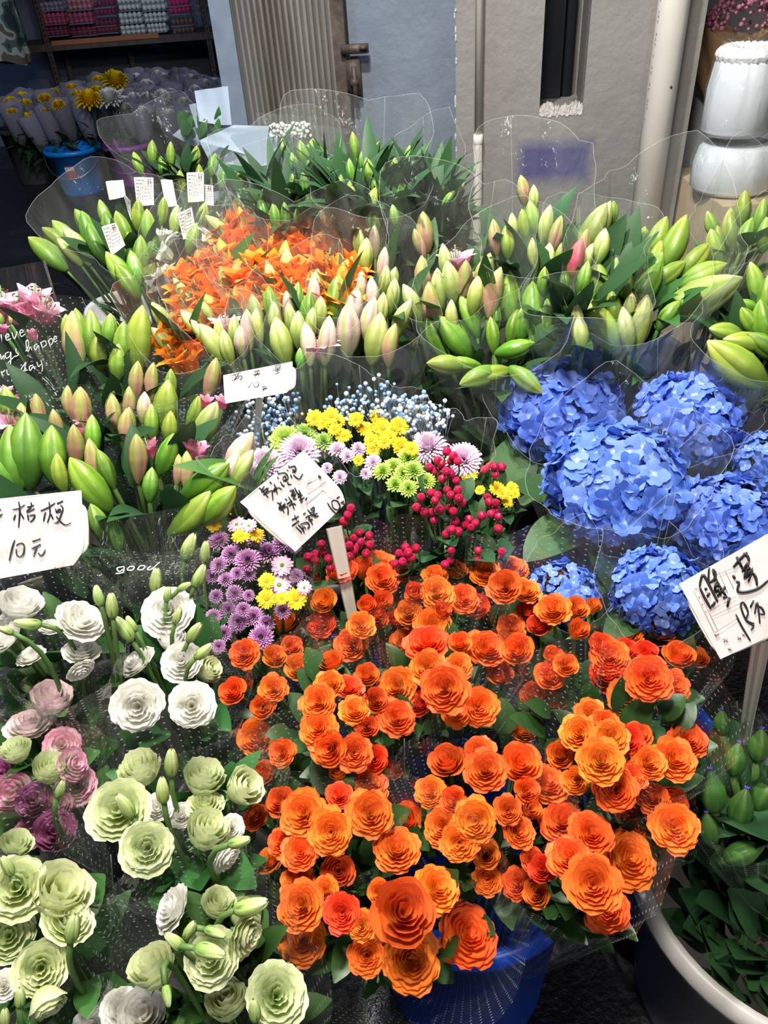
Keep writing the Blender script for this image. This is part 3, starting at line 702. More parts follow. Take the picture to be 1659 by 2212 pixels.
# pipes on the pillar
PVC = simple('cream_pvc', (.74, .71, .64), .38, noise=.06, scale=7)
def vpipe(name, label, x, y, rpx, top=3.05, bot=0.02, off=None):
    s_, z_, p = onw(x, y); r = px_len(p, rpx)
    base = P0 + WD * s_ + WN * (r + .012)
    return base, r
b_, r_ = vpipe('', '', 1419, 220, 31)
t = thing('drain_pipe', 'fat cream PVC drain pipe with faint printed line on the pillar', 'pipe', (b_.x, b_.y, 0))
mb = MB(); mb.lathe([(r_ * .9, 0), (r_, 0), (r_, 3.05), (r_ * .9, 3.05)], 40, (b_.x, b_.y, 0)); mb.obj('tube', PVC, t)
mb = MB(); g = random.Random(3)
a0 = math.atan2(CAM.y - b_.y, CAM.x - b_.x) - .95
z = .98
while z < 1.75:
    for k in range(2):
        l = g.uniform(.004, .011); a = a0 + (.03 if k else -.03) * g.choice((0, 1, 1))
        for q in (z, z + l * .5):
            mb.ball((b_.x + r_ * math.cos(a), b_.y + r_ * math.sin(a), q), g.uniform(.0012, .0022), k=5, n=3)
    z += g.choice((.010, .011, .013, .03)) 
mb.obj('printed_line', INK_GREY, t)
mb = MB(); p = at_y(1433, 190, b_.y - r_); mb.ball((b_.x + r_ * math.sin(.25) * .98, b_.y - r_ * .97, p.z), .004, k=8); mb.obj('drilled_hole', INK, t)
b2_, r2_ = vpipe('', '', 1035, 150, 8.5)
cz = onw(1034, 302)[1]
t = thing('conduit_pipe', 'thin cream conduit running into a thicker socket on the pillar', 'pipe', (b2_.x, b2_.y, 0))
mb = MB(); mb.lathe([(r2_ * .8, cz), (r2_, cz), (r2_, 3.05), (r2_ * .8, 3.05)], 20, (b2_.x, b2_.y, 0)); mb.obj('tube', PVC, t)
mb = MB(); mb.lathe([(r2_, cz + .022), (r2_ * 1.25, cz + .022), (r2_ * 1.28, cz - .005), (r2_ * 1.1, cz - .008)], 20, (b2_.x, b2_.y, 0)); mb.obj('collar', PVC, t)
mb = MB(); mb.lathe([(r2_ * 1.15, 0), (r2_ * 1.15, cz - .008), (r2_ * .9, cz - .006)], 20, (b2_.x, b2_.y, 0)); mb.obj('socket', simple('grey_pvc', (.42, .38, .33), .5, noise=.15), t)

# ------------------------------------------------------------------ right of the pillar
RB = plaster('shop_back_wall', (.42, .40, .37), (.50, .48, .45))
mb = MB(); mb.box((.6, 4.1, 0), (4.2, 4.2, 3.6)); struct(mb.obj('wall_right_shop', RB, smooth=False))
tb = at_z(1600, 425, .80); BZ = .80
cb = at_y(1600, 418, 2.4)
t = thing('cardboard_box', 'plain brown cardboard box under the white foam net bundles', 'box', (cb.x + .02, 2.5, FLOOR))
mb = MB(); zt = cb.z - .005
bx = (P0 + WD * s1).x + .015
mb.box((bx, 2.3, FLOOR), (bx + .55, 2.75, zt)); mb.obj('carton', simple('cardboard', (.50, .38, .25), .75, noise=.1), t, smooth=False)
mb = MB(); mb.box((cb.x + .02, 2.298, FLOOR), (cb.x + .07, 2.752, zt + .001)); mb.obj('tape', simple('packing_tape', (.45, .35, .2), .25), t, smooth=False)
NET = simple('white_foam', (.80, .80, .80), .55, noise=.06, scale=120, bump=.4)
NETP = simple('white_wrap', (.66, .70, .74), .28, noise=.04, scale=6, bump=.25)
def netbundle(px, py0, py1, rpx, label, ring):
    p1 = at_y(px, py1, 2.4); p0 = at_y(px, py0, 2.4)
    r = px_len(p1, rpx); h = p0.z - p1.z
    t = thing('foam_net_bundle', label, 'bundle', (p1.x, 2.46, p1.z), 'bundles of foam net on the box')
    g = random.Random(px + py0); f = fourier(g, (9, 14, 22), .012)
    mb = MB(); mb.lathe([(.001, 0), (r * .9, .0), (r, .012), (r * .99, h * .5), (r * .90, h * .78), (r * .82, h * .84), (.001, h * .84)], 72, (p1.x, 2.46, p1.z), wob=lambda a, z: f(a) * (1 if z > 0.02 else 0))
    mb.obj('bundle_wrap', NETP, t)
    if ring:
        mb = MB()
        for k in range(9):
            rr = r * (.62 + .05 * math.sin(k)); 
        A = np.arange(96) * 2 * math.pi / 96; rows = []
        for q in np.linspace(0, 2 * math.pi, 15):
            w = 1 + .10 * np.sin(A * 24 + 2 * math.sin(q)) + .06 * np.sin(A * 47)
            rr = r * .66 + r * .26 * math.cos(q) * w; zz = h * .86 + r * .24 * math.sin(q) * w
            rows.append(np.stack([p1.x + rr * np.cos(A), 2.46 + rr * np.sin(A), p1.z + zz], -1))
        mb.grid(np.array(rows), None, 0, True); mb.obj('gathered_net', NET, t)
    f2 = fourier(g, (6, 9, 15), .03); mb = MB()
    mb.lathe([(r * 1.03, .02), (r * 1.05, h * .55), (r * .95, h * .86), (r * .75, h * .98), (r * .9, h * 1.05)], 60, (p1.x, 2.46, p1.z), wob=lambda a, z: f2(a + z * 3)); mb.obj('bag', FILM_LOW, t)
netbundle(1592, 300, 418, 84, 'white plastic wrapped bundle resting on the cardboard box', False)
netbundle(1604, 95, 296, 72, 'white foam net bundle with a gathered ring on top', True)
# kraft bouquet above
kp = at_y(1606, 70, 2.85)
t = thing('kraft_bouquet', 'pink dried flowers in brown kraft paper above the foam bundles', 'bouquet', (kp.x, kp.y, kp.z - .3))
mb = MB(); A = np.linspace(0, 2 * math.pi, 41); rows = []
for s in np.linspace(0, 1, 6):
    rr = (.02 + .16 * s) * (1 + .06 * np.sin(A * 7)); rows.append(np.stack([kp.x + rr * np.cos(A), kp.y + rr * np.sin(A) * .8, kp.z - .3 + s * .31 + .03 * s * np.sin(A * 4)], -1))
mb.grid(np.array(rows)); mb.obj('kraft_wrap', KRAFT, t)
mb = MB(); g = random.Random(8)
for i in range(260):
    a = g.uniform(0, 6.28); f = math.sqrt(g.random()); mb.ball((kp.x + .15 * f * math.cos(a), kp.y + .12 * f * math.sin(a), kp.z + .0 + .10 * (1 - f * f) + g.uniform(-.01, .03)), g.uniform(.004, .008), k=6, n=4)
mb.obj('dried_blossoms', simple('dusty_pink', (.45, .16, .24), .7, noise=.3, scale=50), t)
kz = at_y(1595, 88, 2.6)
t = thing('white_storage_drum', 'white plastic wrapped roll standing behind the foam bundles', 'roll', (kz.x - .1, 3.0, 0))
mb = MB(); q = at_y(1545, 140, 3.0); mb.lathe([(.001, 0), (.16, 0), (.165, q.z - .1), (.15, q.z), (.001, q.z)], 40, (q.x + .1, 3.0, 0)); mb.obj('roll_body', NETP, t)

# ------------------------------------------------------------------ left: the dark shop behind
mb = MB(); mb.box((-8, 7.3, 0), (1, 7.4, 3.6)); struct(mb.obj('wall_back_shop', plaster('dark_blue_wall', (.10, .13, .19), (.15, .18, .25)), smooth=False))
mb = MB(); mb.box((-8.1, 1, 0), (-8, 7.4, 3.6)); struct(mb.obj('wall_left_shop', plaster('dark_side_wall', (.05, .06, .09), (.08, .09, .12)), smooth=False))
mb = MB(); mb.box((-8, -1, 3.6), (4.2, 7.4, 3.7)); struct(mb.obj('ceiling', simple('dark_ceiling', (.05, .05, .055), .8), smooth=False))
RY = 6.6
rack = thing('slotted_shelf_rack', 'dark slotted angle iron rack carrying packs of foam roses', 'rack', (-2.8, RY + .2, FLOOR))
def rk(x, y): return at_y(x, y, RY)
IRON = simple('slotted_iron', (.09, .065, .05), .6, .3, noise=.4, scale=30)
def slotted(mb, x, y, w=.04):
    mb.box((x - w / 2, y, 0), (x + w / 2, y + .004, 2.4)); mb.box((x - w / 2, y, 0), (x - w / 2 + .004, y + .04, 2.4))
for px in (92, 446):
    q = rk(px, 60); mb = MB(); slotted(mb, q.x, RY); o = mb.obj('upright', IRON, rack, smooth=False)
    mb = MB(); 
    for i in range(60): mb.box((q.x - .006, RY - .0015, .3 + i * .034), (q.x + .006, RY - .0005, .316 + i * .034))
    mb.obj('slot_holes', INK, o, smooth=False)
q = rk(262, 160); mb = MB(); slotted(mb, q.x, RY + .4); mb.obj('upright', IRON, rack, smooth=False)
q = rk(115, 160); mb = MB(); slotted(mb, q.x, RY + .4); mb.obj('upright', IRON, rack, smooth=False)
qa, qb = rk(20, 92), rk(480, 92)
SZ = rk(250, 84).z
mb = MB(); mb.box((qa.x, RY - .005, SZ - .045), (qb.x, RY + .45, SZ)); mb.obj('shelf_board', IRON, rack, smooth=False)
q1, q2 = rk(110, 85), rk(345, 85)
mb = MB(); mb.box((q1.x, RY - .012, SZ - .012), (q2.x, RY - .004, SZ + .018)); mb.obj('shelf_edge', simple('orange_edge', (.38, .13, .05), .5), rack, smooth=False)
def packmat(nm, c): return petal(nm, [(0, c), (1, [min(1, a * 1.5) for a in c])], .5, .0, .1, .01)
PK = {'pink': packmat('foam_pink', (.45, .05, .16)), 'rose': packmat('foam_rose', (.60, .20, .28)), 'wine': packmat('foam_wine', (.20, .008, .05)), 'white': packmat('foam_white', (.60, .66, .62)), 'hot': packmat('foam_hot_pink', (.62, .012, .22)), 'brown': packmat('foam_brown', (.20, .10, .07)), 'lilac': packmat('foam_lilac', (.28, .24, .36))}
WRAPF = film_mat('pack_film', .05, 0, gloss=.35)
def pack(px0, px1, py0, py1, kind, label):
    cx_, cy_ = (px0 + px1) / 2, (py0 + py1) / 2
    a, b = at_y(px0, cy_, RY + .06), at_y(px1, cy_, RY + .06); zt, zb = at_y(cx_, py0, RY + .06).z, at_y(cx_, py1, RY + .06).z
    ns = max(0, 0); x0, x1 = a.x + .004, b.x - .004; w = x1 - x0; h = zt - zb
    t = thing('foam_rose_pack', label, 'pack', ((x0 + x1) / 2, RY + .15, zb), 'packs of foam roses on the rack')
    mb = MB(); n = 5; rr = w / n / 2
    for row in range(2):
        for i in range(n):
            for dpt in range(2):
                mb.ball((x0 + rr * (2 * i + 1), RY + .06 + rr + dpt * .08, zb + h * (.27 + .46 * row)), rr * 1.02, k=9, n=6, sq=min(1.2, h * .26 / rr))
    mb.obj('foam_roses', PK[kind], t)
    mb = MB(); mb.box((x0, RY + .055, zb + .004), (x1, RY + .3, zt - .004)); mb.obj('clear_pack', WRAPF, t, smooth=False)
    mb = MB(); mb.box((x0 - .001, RY + .05, zb + h * .49), (x1 + .001, RY + .056, zb + h * .53)); mb.box((x0 - .001, RY + .05, zb), (x1 + .001, RY + .3, zb + .004)); mb.obj('tray_edge', simple('pack_edge', (.25, .25, .28), .3) if 'pack_edge' not in bpy.data.materials else bpy.data.materials['pack_edge'], t, smooth=False)
rows = [[(83, 138, 4, 24, 'lilac', 'lilac foam rose pack, top left of the rack'), (142, 198, -6, 22, 'rose', 'bright rose pink foam pack at the top of the rack'), (202, 248, -2, 36, 'wine', 'dark wine foam pack at the top of the rack'), (252, 302, -8, 24, 'white', 'white foam rose pack, upper one nearest the wine packs'), (303, 358, -8, 24, 'white', 'white foam rose pack, upper one beside the hot pink pack'), (362, 410, -4, 32, 'hot', 'hot pink foam rose pack high on the rack'), (422, 455, -6, 30, 'brown', 'dusky foam pack right of the rack upright')],
        [(90, 142, 27, 54, 'pink', 'pink foam rose pack on the left, middle layer'), (145, 202, 26, 52, 'pink', 'pink foam rose pack with dark lid, middle layer'), (206, 254, 40, 73, 'wine', 'dark wine foam pack resting on the shelf board'), (255, 308, 26, 52, 'white', 'white foam rose pack, middle one nearest the wine packs'), (309, 361, 26, 48, 'white', 'white foam rose pack, middle one beside the brown pack'), (370, 419, 36, 76, 'brown', 'brown foam rose pack resting on the shelf')],
        [(95, 148, 56, 79, 'wine', 'maroon foam rose pack at the bottom left of the stack'), (152, 210, 57, 78, 'wine', 'maroon foam rose pack with shiny film, lowest layer'), (258, 315, 53, 74, 'white', 'white foam rose pack, lowest one nearest the wine packs'), (316, 361, 49, 71, 'white', 'white foam rose pack, lowest one beside the brown pack')]]
for r_w in rows:
    for a in r_w: pack(*a)
# camouflage jacket at the far left
def camo():
    m, nt, N, done = nodes('camouflage_cloth')
    tc = N('TexCoord'); nz = N('TexNoise', i_Vector=tc.outputs['Object'], i_Scale=9.0, i_Detail=1.5)
    c = ramp(N, nz.outputs[0], [(0, (.02, .03, .03)), (.42, (.05, .10, .08)), (.5, (.32, .34, .30)), (.58, (.10, .08, .06))], 'CONSTANT')
    done(N('BsdfPrincipled', i_Base_Color=c.outputs[0], i_Roughness=.8)); return m
q0 = at_y(12, 50, 6.1); q1 = at_y(20, 135, 6.1)
t = thing('camouflage_jacket', 'green camouflage jacket hanging at the left of the rack', 'jacket', (q0.x, 6.1, q1.z))
mb = MB(); A = np.linspace(0, 2 * math.pi, 31); rws = []
for s in np.linspace(0, 1, 12):
    z = q1.z + (2.3 - q1.z) * s; rr = .17 - .03 * s + .012 * np.sin(A * 6 + s * 4) + .008 * np.sin(A * 11)
    rws.append(np.stack([q0.x - .08 + rr * np.cos(A), 6.1 + rr * .5 * np.sin(A), z + .02 * np.sin(A * 3) * (1 - s)], -1))
mb.grid(np.array(rws)); mb.obj('jacket_body', camo(), t)
mb = MB(); sx = q0.x + .12; mb.tube([(sx - .05, 6.05, 2.3), (sx + .03, 6.03, 1.9), (sx + .05, 6.0, 1.62), (sx + .02, 6.0, 1.45)], [.07, .065, .055, .05], 12); mb.obj('sleeve', bpy.data.materials['camouflage_cloth'], t)
# folding table legs under the rack, far left
q = at_y(40, 300, 4.3)

# buckets and wrapped chrysanthemums in front of the rack
def pail(px0, px1, pyt, pyb, mat, label, sticker=False):
    pt = at_z((px0 + px1) / 2, pyb, FLOOR); Y = pt.y + .12
    a, b = at_y(px0, pyt, Y), at_y(px1, pyt, Y); r = (b.x - a.x) / 2; h = at_y((px0 + px1) / 2, pyt, Y - r * .5).z - FLOOR
    c = Vector(((a.x + b.x) / 2, Y, FLOOR))
    t = bucket('bucket', label, c, r, h, mat, 'buckets in the back shop', .74)
    mb = MB(); pts = []
    for k in range(15):
        u = k / 14 * math.pi; pts.append((c.x - (r + .012) * math.cos(u), c.y - (r + .02) * math.sin(u) * .95, c.z + h - .02 - .14 * math.sin(u)))
    mb.tube(pts, .003, 6); mb.obj('wire_handle', simple('steel_wire', (.5, .5, .52), .3, .9) if 'steel_wire' not in bpy.data.materials else bpy.data.materials['steel_wire'], t)
    if sticker:
        mb = MB(); A = np.linspace(-1.75, -1.35, 6); rws = [np.stack([c.x + rr * np.cos(A), c.y + rr * np.sin(A), 0 * A + z + c.z], -1) for rr, z in ((r * .9 + .004, h * .42), (r * .94 + .004, h * .70))]
        mb.grid(np.array(rws)); st = mb.obj('paper_label', simple('red_label', (.38, .05, .07), .5, noise=.3, scale=60), t)
        mb = MB()
        for i in range(4):
            for j in range(3):
                a = -1.70 + .09 * i; z = c.z + h * (.61 + .028 * j); rr = r * .935 + .007
                mb.box((-.006, -.001, -.003), (.006, .001, .003), Matrix.Translation((c.x + rr * math.cos(a), c.y + rr * math.sin(a), z)))
        mb.obj('label_print', INK_W, st, smooth=False)
    return c, r, h
bk1 = pail(98, 215, 322, 425, BLUE_S, 'sky blue plastic bucket with a red paper label on dark floor', True)
bk2 = pail(222, 330, 312, 405, PURPLE_B, 'purple plastic bucket behind the wrapped lilies')
def gmesh_sleeve():
    out = []
    for sd in range(3):
        g = random.Random(90 + sd); mb = MB(); N_ = 24; f = fourier(g, (3, 5, 8), .05); rws = []; a = np.arange(N_ + 1) / N_ * 6.2832
        for s in np.linspace(0, 1, 8):
            rr = (.16 + .34 * s ** .7) * (1 + f(a) * s); zz = -1.55 + 1.75 * s + .10 * s * np.abs(np.sin(a * 2.5 + sd))
            rws.append(np.stack([rr * np.cos(a), rr * np.sin(a), zz], -1))
        mb.grid(np.array(rws)); out.append(mb.mesh('paper_sleeve', GREYPAPER))
    return out
SLV = gmesh_sleeve()
g = random.Random(17)
spots = []
for row, (y0, xs, Y) in enumerate([(178, range(262, 470, 25), 6.25), (192, range(180, 470, 27), 6.1), (205, range(60, 470, 30), 5.95), (222, range(28, 460, 33), 5.8), (246, range(18, 200, 40), 5.65), (252, range(270, 420, 45), 5.65)]):
    for x in xs: spots.append((x + g.uniform(-10, 10), y0 + g.uniform(-14, 12) + max(0, 120 - x) * .08, Y))
spots.append((195, 224, 5.5)); spots.append((250, 182, 6.05)); spots.append((238, 220, 5.55))
for i, (x, y, Y) in enumerate(spots):
    bare = i >= len(spots) - 3
    p = at_y(x, y, Y); yel = x < 215 if not bare else (i != len(spots) - 1)
    sc = px_len(p, 26 if bare else 22)
    lab = ('large open yellow chrysanthemum among the grey sleeves above the blue bucket', 'open yellow chrysanthemum at the back of the grey sleeves', 'open white chrysanthemum beside the large yellow one')[i - len(spots) + 3] if bare else ('yellow chrysanthemum in a grey paper sleeve, left part of the dark shop' if yel else 'white chrysanthemum in a grey paper sleeve, right part of the dark shop')
    nm = 'yellow_chrysanthemum' if yel else 'white_chrysanthemum'
    t = thing(nm, lab, 'flower', p, 'chrysanthemums in grey sleeves' if not bare else None)
    ax = Vector(((p.x + 2.0) * .25 + g.uniform(-.18, .18), -.25 + g.uniform(-.15, .15), 1))
    link('bloom', (M_YBG if yel else M_WHT)[0], t, frame(ax, g.uniform(0, 6), p + ax.normalized() * (0 if bare else sc * g.uniform(-.15, .18)), sc * (1.25 if bare else g.uniform(.6, .95))))
    if not bare: link('paper_sleeve', SLV[i % 3], t, frame(ax, g.uniform(0, 6), p, (sc * 2.5, sc * 2.5, sc * 2.0)))
    mb = MB(); mb.tube([p - ax.normalized() * sc * .4, Vector((p.x * .97 - .06, Y + .05, .3))], .005, 5)
    for k in range(10):
        q = p.lerp(Vector((p.x * .97 - .06, Y + .05, .3)), g.uniform(.28, .75)) + Vector((g.uniform(-.06, .06), g.uniform(-.08, .03), 0)); leaf(mb, q, (g.uniform(-1, 1), g.uniform(-1, .2), g.uniform(-.3, .6)), (0, 0, 1), g.uniform(.06, .11), .022)
    mb.obj('leafy_stem', G_DARK, t)
for (x, Y) in ((60, 5.95), (345, 6.0), (450, 6.05)):
    p = at_y(x, 300, Y); bucket('bucket', {60: 'dark bucket holding wrapped yellow chrysanthemums at the far left', 345: 'dark bucket behind the purple bucket', 450: 'dark bucket holding white chrysanthemums by the door post'}[x], Vector((p.x, Y, FLOOR)), .17, .36, DARK_B, 'dark buckets in the back shop')
# ------------------------------------------------------------------ bunches of flowers
TOCAM = lambda p: (CAM - p).normalized()
FORE = []
def bloom_axis(p, A, ctr, k_up=1.0, k_rad=.9, k_cam=.5, jit=.18):
    rad = Vector((p.x - ctr.x, p.y - ctr.y, 0)); 
    if rad.length > .001: rad = rad / .12
    if rad.length > 1.4: rad = rad.normalized() * 1.4
    return (Vector((0, 0, k_up)) + rad * k_rad + TOCAM(p) * k_cam + Vector((R.uniform(-jit, jit), R.uniform(-jit, jit), 0))).normalized()

# ---- front row: orange spray roses (pixel centre x, y, width across)
ROSE_PX = [
(682,1253,48),(739,1237,60),(811,1213,72),(826,1249,66),(784,1232,40),(868,1241,50),(940,1245,50),(982,1232,48),(944,1279,66),(1001,1291,62),(898,1283,40),(1050,1237,60),(792,1311,36),(824,1302,38),(883,1325,50),(855,1342,34),(952,1323,34),
(613,1344,54),(701,1298,50),(693,1348,56),(779,1350,54),(815,1340,40),(526,1410,60),(592,1418,44),(630,1397,42),(758,1393,66),(716,1429,50),(644,1441,52),(933,1351,72),(921,1386,84),(872,1386,54),(993,1388,42),(1052,1400,80),(925,1439,70),(990,1437,54),(855,1484,82),(959,1486,96),(792,1458,46),(712,1475,58),(754,1484,56),(687,1515,70),(765,1534,60),(857,1549,76),(810,1512,46),(687,1572,76),(792,1568,42),(712,1617,64),(765,1625,70),(809,1640,50),(503,1492,50),(590,1486,56),(568,1526,46),(553,1594,66),(608,1625,54),(967,1644,68),(1035,1621,60),(1048,1662,84),(731,1671,36),(1035,1525,76),(985,1540,60),(905,1520,50),
(1111,1227,60),(1090,1265,66),(1135,1275,60),(1210,1249,60),(1193,1315,68),(1242,1315,48),(1278,1313,30),(1246,1364,40),(1117,1404,60),(1103,1357,56),(1079,1456,50),(1195,1420,36),(1222,1436,44),(1187,1460,54),(1357,1372,56),(1429,1364,50),(1298,1392,46),(1350,1404,44),(1397,1408,42),(1316,1418,76),(1314,1460,68),(1401,1464,88),(1457,1480,60),(1465,1416,58),(1504,1420,46),(1353,1507,74),(1453,1531,56),(1274,1541,60),(1250,1583,70),(1306,1559,54),(1318,1591,68),(1355,1600,60),(1378,1588,50),(1127,1575,58),(1487,1599,74),(1457,1638,86),(1401,1646,68),(1298,1642,90),(1210,1631,50),(1123,1650,76),(1182,1692,86),(1244,1685,50),(1330,1705,84),(1195,1515,50),(1150,1500,44),(1165,1350,46),(1030,1310,50),(1140,1320,42),
(606,1732,54),(653,1756,90),(551,1764,54),(568,1670,48),(733,1717,54),(802,1693,70),(800,1756,90),(714,1797,86),(606,1818,56),(649,1840,70),(580,1858,58),(880,1769,60),(929,1709,62),(857,1834,90),(731,1881,60),(954,1787,72),(1027,1773,82),(980,1730,50),(992,1820,74),(1097,1750,56),(1120,1797,62),(1050,1846,52),(1052,1901,58),(1117,1909,60),(700,1924,60),(821,1928,46),(739,1971,72),(780,1999,58),(870,1971,114),(945,1918,88),(1013,2020,116),(792,2063,74),(888,2075,112),(650,1955,92),(655,2030,90),(642,1905,70),(842,1665,44),
(1138,1709,48),(1366,1676,60),(1410,1723,62),(1457,1786,90),(1450,1734,58),(1142,1749,40),(1215,1775,84),(1277,1800,86),(1355,1778,74),(1230,1852,84),(1358,1855,112),(1281,1910,108),(1310,1962,88),(1150,1859,44),(1171,1877,50),(1160,1930,50)]
RC = [((590,1440),'spray roses beside the purple chrysanthemums, thin bunch at the back left'), ((760,1300),'spray roses crossed by the white sign handle at the back'), ((930,1290),'back bunch of orange spray roses below the red berries'), ((1090,1270),'back bunch of orange spray roses nearest the small low hydrangea'), ((960,1430),'tight bunch of orange spray roses in the middle of the bed'), ((720,1500),'loose bunch of orange spray roses left of the middle, behind clear film'), ((1215,1340),'small high bunch of orange spray roses in front of the low hydrangea'), ((1390,1440),'orange spray roses below the right hand price sign'), ((1340,1600),'bunch of large orange spray roses on the right, above the lowest ones'), ((1270,1850),'big orange spray roses hanging beside the grey bucket'), ((1060,1720),'dense orange spray roses in the middle behind the front bunch'), ((690,1780),'orange spray roses beside the pale green lisianthus'), ((870,1970),'front bunch of big orange spray roses hanging over the blue bucket'), ((1445,1750),'few orange spray roses in folded film beside the lily pads on the right'), ((600,1960),'')]
ZC = [.76,.78,.78,.78,.80,.79,.79,.77,.78,.74,.76,.76,.74,.74,.74]
groups = [[] for _ in RC]
for r in ROSE_PX:
    d = [((r[0] - c[0][0]) ** 2 + ((r[1] - c[0][1]) * 1.0) ** 2) * (1 + .25 * (k in (13,))) for k, c in enumerate(RC)]
    k = d.index(min(d)); groups[12 if k == 14 else k].append(r)
BK1 = at_z(1005, 1800, .58); BK2 = at_z(880, 1520, .45); BK3 = at_z(1280, 1620, .45)
for k, gr in enumerate(groups):
    if len(gr) < 2: continue
    cx = sum(r[0] for r in gr) / len(gr); cy = sum(r[1] for r in gr) / len(gr)
    sp = max(60, max(math.hypot(r[0] - cx, r[1] - cy) for r in gr))
    C0 = at_z(cx, cy, ZC[k])
    b = BK1 if cy > 1690 and 560 < cx < 1330 else (BK3 if cx > 1180 else BK2)
    A = Vector((C0.x * .55 + b.x * .45, C0.y * .5 + (b.y + .02) * .5, .30)); A.y = max(A.y, C0.y + .0)
    if k == 12: A = Vector((BK1.x, BK1.y + .02, .30))
    t = thing('spray_rose_bunch', RC[k][1], 'flowers', A, 'bunches of orange spray roses')
    pts = []; heads = []
    for (x, y, w) in gr:
        q = math.hypot(x - cx, y - cy) / sp
        zz = ZC[k] + .03 - .07 * q * q + (w - 64) * .0006 + R.uniform(-.012, .012)
        if k == 12 and y > 2000: zz -= .05
        p = at_z(x, y, zz); rad = px_len(p, w) / 2
        ax = bloom_axis(p, A, C0, .8, .75, .75, .25)
        kind = 'bud' if w < 42 else ('half' if w < 54 or R.random() < .12 else 'open')
        scl = rad / {'bud': .52, 'half': .74, 'open': 1.0}[kind]
        col = 'r' if R.random() < (.16 if kind == 'open' else .35) else 'o'
        me = ROSES[col][kind]; me = me[R.randrange(len(me))]
        link('rose_bloom', me, t, frame(ax, R.uniform(0, 6.28), p, scl * 1.14))
        pts.append((p, rad)); heads.append(p - ax * scl * .6)
    foliage(t, A, pts, 14 + 2 * len(gr), .045, .015, G_ROSELEAF, k, low=.085, shape='oval', out=1.0)
    stem_bundle(t, A, heads, .0024)
    hb, hf, mg, cr = [(.035, -.01, .004, .015), (.03, -.015, .004, .025)][k % 2]
    if k == 12: hb, hf, mg, cr = .0, -.055, .035, .06
    wrapper(t, A, pts, hb, hf, mg, 100 + k, FILM_DOT, cr, 3 + k % 2, rot=(2.5 if k == 12 else 0.0), wr=(.002 if k == 12 else .006))

bucket('bucket', 'deep blue plastic bucket under the front orange roses', (BK1.x, BK1.y, FLOOR), .142, .38, BLUE_B, 'blue buckets', .84)
bucket('bucket', 'deep blue bucket under the middle orange roses', (BK2.x - .12, BK2.y + .02, FLOOR), .13, .27, BLUE_B, 'blue buckets', .84)
bucket('bucket', 'deep blue bucket under the right hand orange roses', (BK3.x + .06, BK3.y, FLOOR), .13, .27, BLUE_B, 'blue buckets', .84)

# ---- big grey bucket with water lily buds at the lower right
gc = at_z(1722, 1893, .52); gl = at_z(1388, 1893, .52)
GR_ = abs(gl.x - gc.x) * 1.0
bucket('bucket', 'large grey plastic bucket at the lower right holding water lily buds', (gc.x, gc.y, FLOOR), GR_, .33, GREY_B, None, .82, rimr=.014)
WA_ = Vector((gc.x + .02, gc.y + .06, .32))
t = thing('water_lily_bunch', 'dark green water lily buds in dotted film inside the grey bucket', 'flowers', WA_)
pts = []; heads = []
for (x, y, L_, ang, z) in [(1537, 1708, 105, 95, .64), (1602, 1745, 95, 75, .62), (1532, 1790, 80, 100, .60), (1608, 1842, 90, 20, .58), (1655, 1715, 90, 60, .62), (1590, 1640, 80, 80, .66), (1640, 1610, 80, 80, .68), (1560, 1560, 60, 90, .68)]:
    p = at_z(x, y, z); a = math.radians(ang); s = px_len(p, L_)
    ax = (RT * math.cos(a) + UP * math.sin(a)) * .9 + TOCAM(p) * .3; ax.normalize()
    link('lily_bud', WBUD, t, frame(ax, R.uniform(0, 6), p - ax * s * .5, s)); pts.append((p, s * .3)); heads.append(p - ax * s * .5)
foliage(t, WA_, pts, 26, .09, .035, G_DARK, 5, low=.10, shape='oval')
stem_bundle(t, WA_, heads, .005)
wrapper(t, WA_, pts, .05, .0, .02, 7, FILM_DOT_L, .05, 3); wrapper(t, WA_ + Vector((.02, 0, 0)), [(p + Vector((.03, -.06, -.03)), r) for p, r in pts], .03, .02, .01, 9, FILM_DOT_L, .06, 4)
t = thing('leafy_bunch', 'dark leafy bunch in wet dotted film sunk low in the grey bucket', 'flowers', (gc.x, gc.y, .24)); pts = []
g = random.Random(4)
for i in range(40):
    a = g.uniform(0, 6.28); f = math.sqrt(g.random()) * GR_ * .8; pts.append((Vector((gc.x + f * math.cos(a), gc.y + f * math.sin(a), .44)), .01))
A_ = Vector((gc.x, gc.y, .24)); foliage(t, A_, pts, 150, .085, .026, G_DARK, 6, low=.03, shape='oval')
PINKW = petal('wet_pink_petal', [(0, (.10, .012, .04)), (1, (.16, .04, .07))], .4, .1); mb = MB()
for (x, y) in [(1600, 1990), (1650, 2015), (1560, 1925), (1625, 1915)]:
    q = at_z(x, y, .40)
    for i in range(5): leaf(mb, q, (math.cos(i * 1.3 + x), math.sin(i * 1.3 + x), .5), (0, 0, 1), .03, .008)
mb.obj('pink_petals', PINKW, t)
wrapper(t, A_, [(p * 1.0, .0) for p, r in pts], .07, .05, -.02, 11, FILM_DOT_L, .06, 4)

